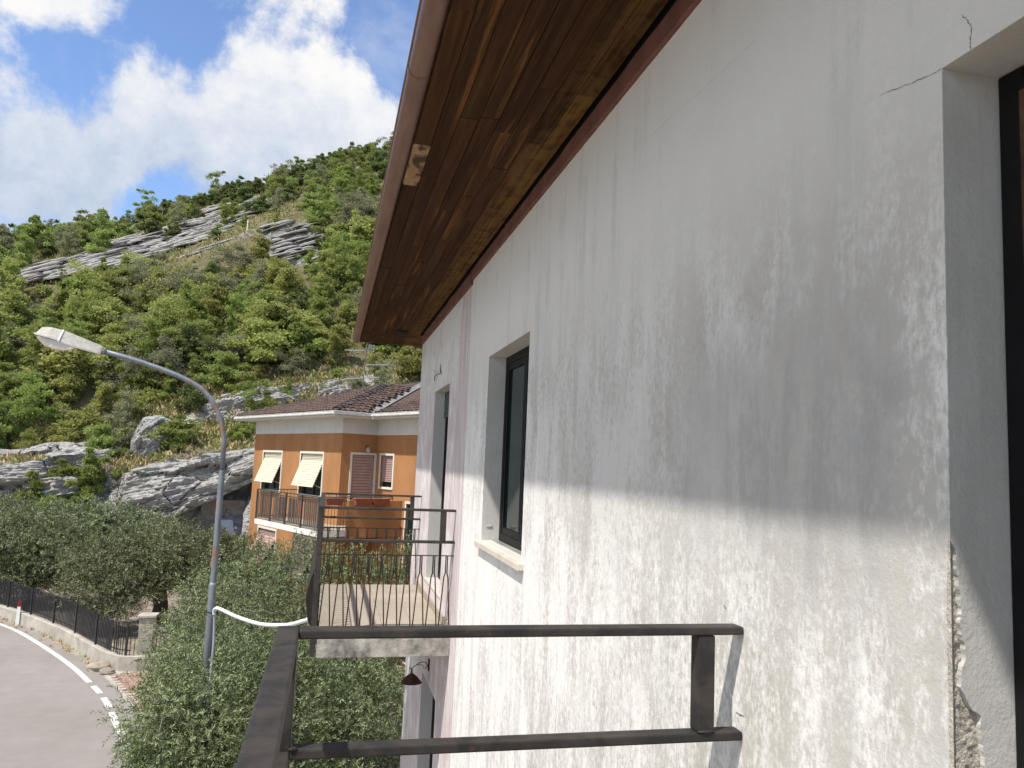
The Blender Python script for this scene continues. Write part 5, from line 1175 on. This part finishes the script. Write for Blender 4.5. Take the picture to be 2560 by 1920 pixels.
ak, arot, asc = attr('kind_id', 'INT'), attr('rot', 'FLOAT'), attr('scl', 'FLOAT')
cmb = ng.nodes.new('ShaderNodeCombineXYZ'); ng.links.new(arot, cmb.inputs[2])
for k, c in CROWNS.items():
    oi = ng.nodes.new('GeometryNodeObjectInfo'); oi.inputs[0].default_value = c; oi.inputs[1].default_value = True
    cp = ng.nodes.new('FunctionNodeCompare'); cp.data_type = 'INT'; cp.operation = 'EQUAL'; ng.links.new(ak, cp.inputs[2]); cp.inputs[3].default_value = k
    ip = ng.nodes.new('GeometryNodeInstanceOnPoints'); ng.links.new(gi.outputs[0], ip.inputs['Points']); ng.links.new(cp.outputs[0], ip.inputs['Selection']); ng.links.new(oi.outputs['Geometry'], ip.inputs['Instance']); ng.links.new(cmb.outputs[0], ip.inputs['Rotation']); ng.links.new(asc, ip.inputs['Scale'])
    ng.links.new(ip.outputs[0], jn.inputs[0])
ng.links.new(jn.outputs[0], go.inputs[0]); md = wood.modifiers.new('wood', 'NODES'); md.node_group = ng
tag(wood, 'rest of the mixed wood covering the hillside beyond the nearer trees', 'wood', kind='stuff')
# low scrub and dry grass over the open slope
r = np.random.default_rng(5); GP = []
for it in range(15000):
    d = r.uniform(55.5, 132); s = r.uniform(-.34, .36)*d; m = rock_mask(s, d)
    if m > .5 and r.uniform() < .9: continue
    if 66 < d < 90 and r.uniform() < .6: continue
    GP.append((s, d))
for it in range(5200):
    d = r.uniform(55.0, 64.5); s = r.uniform(-12, 12)
    if nz2(s, d, .5, 60) > -.12: GP.append((s, d))
P_, D_, S_ = [], [], []
for s, d in GP:
    p = SH*s+DH*d; z = hz_at(s, d)
    for k in range(6): P_.append((p.x+r.normal()*.28, p.y+r.normal()*.28, z+r.uniform(-.05, .15))); D_.append((r.normal()*.6, r.normal()*.6, 1)); S_.append(r.normal(size=3))
P_, D_, S_ = np.array(P_), np.array(D_), np.array(S_); n = len(P_)
half_ = np.repeat(r.uniform(size=len(GP)) < np.array([.78 if q[1] < 64.5 else .5 for q in GP]), 6)
for sel, mt, nm, lb, szz in ((half_, 'dry_grass', 'dry_grass', 'dry yellow grass on the open parts of the hillside', .42), (~half_, 'leaf_bright', 'low_scrub', 'low green scrub between the rocks of the hillside', .34)):
    o = bpy.data.objects.new(nm, leaf_mesh(nm, mt, P_[sel], D_[sel], S_[sel], szz*r.uniform(.5, 1.2, sel.sum()), .09 if mt == 'dry_grass' else .2, r.uniform(.2, .8, sel.sum()))); col.objects.link(o); tag(o, lb, 'grass' if mt == 'dry_grass' else 'scrub', kind='stuff')

# olive trees: twigs with paired narrow leaves
def olive(name_label, base, blobs, ntw, leaf, seed, tr_h, r0=.14, group='olive trees below the houses', bare=40):
    r = np.random.default_rng(seed); B = np.array(blobs); vol = (B[:, 3]*B[:, 4]*B[:, 5])**.67; k = r.choice(len(B), ntw, p=vol/vol.sum())
    d = unit(r.normal(size=(ntw, 3))); q = r.uniform(.30, 1.0, ntw)**.45
    q = q*(1+.15*np.sin(5*d[:, 0]+k*1.7)+.15*np.sin(6*d[:, 1]+k)+.12*np.sin(9*d[:, 2]))
    q = q*.93; T0 = B[k, :3]+d*B[k, 3:]*q[:, None]; td = unit(d*.75+np.array([0, 0, .35])+r.normal(size=(ntw, 3))*.55); tl = leaf*r.uniform(2.5, 5.0, ntw)
    m = 15; P_, D_, S_, SHD = [], [], [], []
    ref = unit(np.cross(td, r.normal(size=(ntw, 3)))); ref2 = np.cross(td, ref); tsh = .5+r.normal(size=ntw)*.15
    droop = r.uniform(.0, .5, ntw)
    for j in range(m):
        t = (j+.5)/m; a = (j//2)*1.57+(0 if j % 2 else np.pi); side = ref*np.cos(a)+ref2*np.sin(a)
        pos_ = T0+td*(tl*t)[:, None]-np.array([0, 0, 1])*(droop*tl*t*t)[:, None]; P_.append(pos_); D_.append(unit(td*.75+side*.8+r.normal(size=(ntw, 3))*.25)); S_.append(unit(np.cross(td, side)+r.normal(size=(ntw, 3))*.5)); SHD.append(tsh+r.normal(size=ntw)*.13)
    P_, D_, S_, SHD = np.concatenate(P_), np.concatenate(D_), np.concatenate(S_), np.concatenate(SHD); n = len(P_)
    t = thing('olive_tree', base, name_label, 'olive tree', group)
    me = leaf_mesh('crown', 'leaf_olive', P_, D_, S_, leaf*r.uniform(.7, 1.25, n), leaf*.24*r.uniform(.8, 1.3, n), SHD); link('crown', me, t)
    b = MB(); bz = Vector(base); rr2 = random.Random(seed); fork = bz+Vector((rr2.uniform(-.15, .15), rr2.uniform(-.15, .15), tr_h))
    b.tube([bz-Vector((0, 0, .1)), bz+Vector((.05, -.04, tr_h*.5)), fork], [r0*1.35, r0, r0*1.05], 9)
    for bl in blobs:
        e_ = Vector(bl[:3]); mid = fork.lerp(e_, .55)+Vector((rr2.uniform(-.2, .2), rr2.uniform(-.2, .2), .15)); b.tube([fork-Vector((0, 0, .05)), mid, e_], [r0*.6, r0*.4, r0*.12], 6)
    b.build('trunk', 'bark', t, True)
    b = MB()
    for i in r.choice(ntw, bare, replace=False):
        p = Vector(T0[i]); dv = Vector(td[i]); b.tube([p-dv*leaf*3, p+dv*leaf*2+Vector((0, 0, .03)), p+dv*leaf*5+Vector((rr2.uniform(-.08, .08), 0, -.03))], [leaf*.10, leaf*.07, leaf*.03], 4)
    tag(b.build('bare_twigs', 'dry_stone', t), kind='stuff'); return t
olive('nearest dense olive tree in front of the lamp pole foot, seen through the balcony rails', (-1.0, 13.7, GZ), [(-1.55, 11.75, -3.75, .95, .5, .72), (-1.55, 11.8, -4.7, 1.1, .6, .8), (-1.55, 12.1, -4.05, 1.05, .75, 1.0), (-1.5, 12.9, -3.8, 1.15, 1.0, .95), (-.4, 13.3, -3.95, 1.3, 1.2, .95), (.85, 13.6, -4.2, 1.0, 1.1, .85), (-1.2, 13.4, -4.8, 1.6, 1.3, .8), (-1.5, 13.9, -3.45, 1.05, 1.0, .75), (.5, 13.2, -5.1, 1.2, 1.2, .8), (-2.0, 12.6, -4.9, .85, .9, .75), (-.6, 12.4, -4.9, 1.2, .9, .8)], 14500, .058, 1, 1.4, .15, bare=110)
olive('olive tree between the nearest olive and the orange house, right of the lamp pole', (-.6, 16.4, GZ), [(-1.7, 16.0, -3.6, 1.2, 1.0, .85), (-.3, 16.2, -3.6, 1.2, 1.0, .9), (.8, 16.3, -3.8, 1.1, 1.0, .85), (-1.0, 15.8, -4.7, 1.6, 1.0, .75), (.4, 15.8, -4.7, 1.3, 1.0, .75)], 6500, .064, 2, 1.6, .13, bare=60)
olive('olive tree directly below the shuttered windows of the orange house', (-.4, 19.6, GZ), [(-1.6, 18.6, -3.1, 1.3, 1.2, .95), (-.4, 19, -2.95, 1.3, 1.2, .95), (.9, 19, -3.05, 1.3, 1.2, .95), (-1, 18.2, -4.3, 1.6, 1.3, 1.0), (.8, 18.4, -4.3, 1.5, 1.2, .95), (2.2, 19.2, -3.1, 1.2, 1.2, 1.0), (-2.4, 19.4, -3.9, 1.1, 1.0, .95)], 7500, .070, 3, 1.8, .15, bare=60)
olive('round olive tree with visible dark trunk behind the gate pillar', (-5.42, 29.6, GZ), [(-7.0, 28.7, -3.9, 1.3, 1.2, 1.0), (-5.6, 29, -3.55, 1.4, 1.3, .9), (-4.2, 29, -3.6, 1.4, 1.3, .95), (-3.0, 29.4, -3.8, 1.2, 1.2, .95), (-7.0, 27.95, -4.7, 1.0, .8, .85), (-5.9, 28.1, -4.35, 1.3, 1.0, .6), (-6.5, 27.75, -5.0, .8, .6, .55), (-3.2, 28.6, -4.7, 1.2, 1.0, .8), (-4.4, 30, -4.0, 1.6, 1.2, .8)], 6500, .095, 4, 1.3, .24, bare=40)
olive('olive tree at the left edge behind the picket fence', (-10.8, 33.4, GZ), [(-13, 33, -3.8, 1.5, 1.3, 1.1), (-11.4, 33, -3.6, 1.4, 1.3, 1.1), (-9.9, 32.8, -3.8, 1.4, 1.3, 1.1), (-12.4, 32.4, -4.8, 1.6, .9, .8), (-9.3, 32.6, -4.6, 1.2, 1.0, .8), (-10.8, 32.4, -4.9, 1.3, .8, .6)], 5500, .105, 5, 1.4, .2, bare=30)
olive('olive tree at the far left of the back row, under the blocky cliff', (-15.0, 42, GZ), [(-16.4, 41.6, -3.9, 1.7, 1.4, 1.1), (-14.6, 41.8, -3.7, 1.6, 1.4, 1.05), (-13.0, 42, -3.8, 1.6, 1.4, 1.1), (-14.8, 41, -4.9, 2.3, 1.1, .8)], 2600, .135, 6, 1.6, .2, bare=10)
olive('olive tree in the middle of the back row, below the long rock slab', (-10.2, 42, GZ), [(-11.7, 41.6, -3.8, 1.6, 1.4, 1.05), (-10.1, 41.8, -3.7, 1.6, 1.4, 1.0), (-8.5, 42, -4.1, 1.6, 1.4, 1.0), (-10.0, 41, -4.9, 2.4, 1.1, .8)], 2600, .135, 7, 1.6, .2, bare=10)
olive('olive tree at the right end of the back row, left of the lamp pole', (-5.6, 40, GZ), [(-7.2, 39.6, -4.6, 1.5, 1.3, .95), (-5.6, 39.8, -4.85, 1.5, 1.3, .9), (-4.2, 40, -5.05, 1.4, 1.3, .8), (-2.8, 40, -5.2, 1.2, 1.2, .75), (-5.2, 39, -5.3, 2.3, 1.0, .6)], 2600, .13, 8, 1.4, .2, bare=10)
print('trees', nthing, 'others', len(others), 'view', len(view))
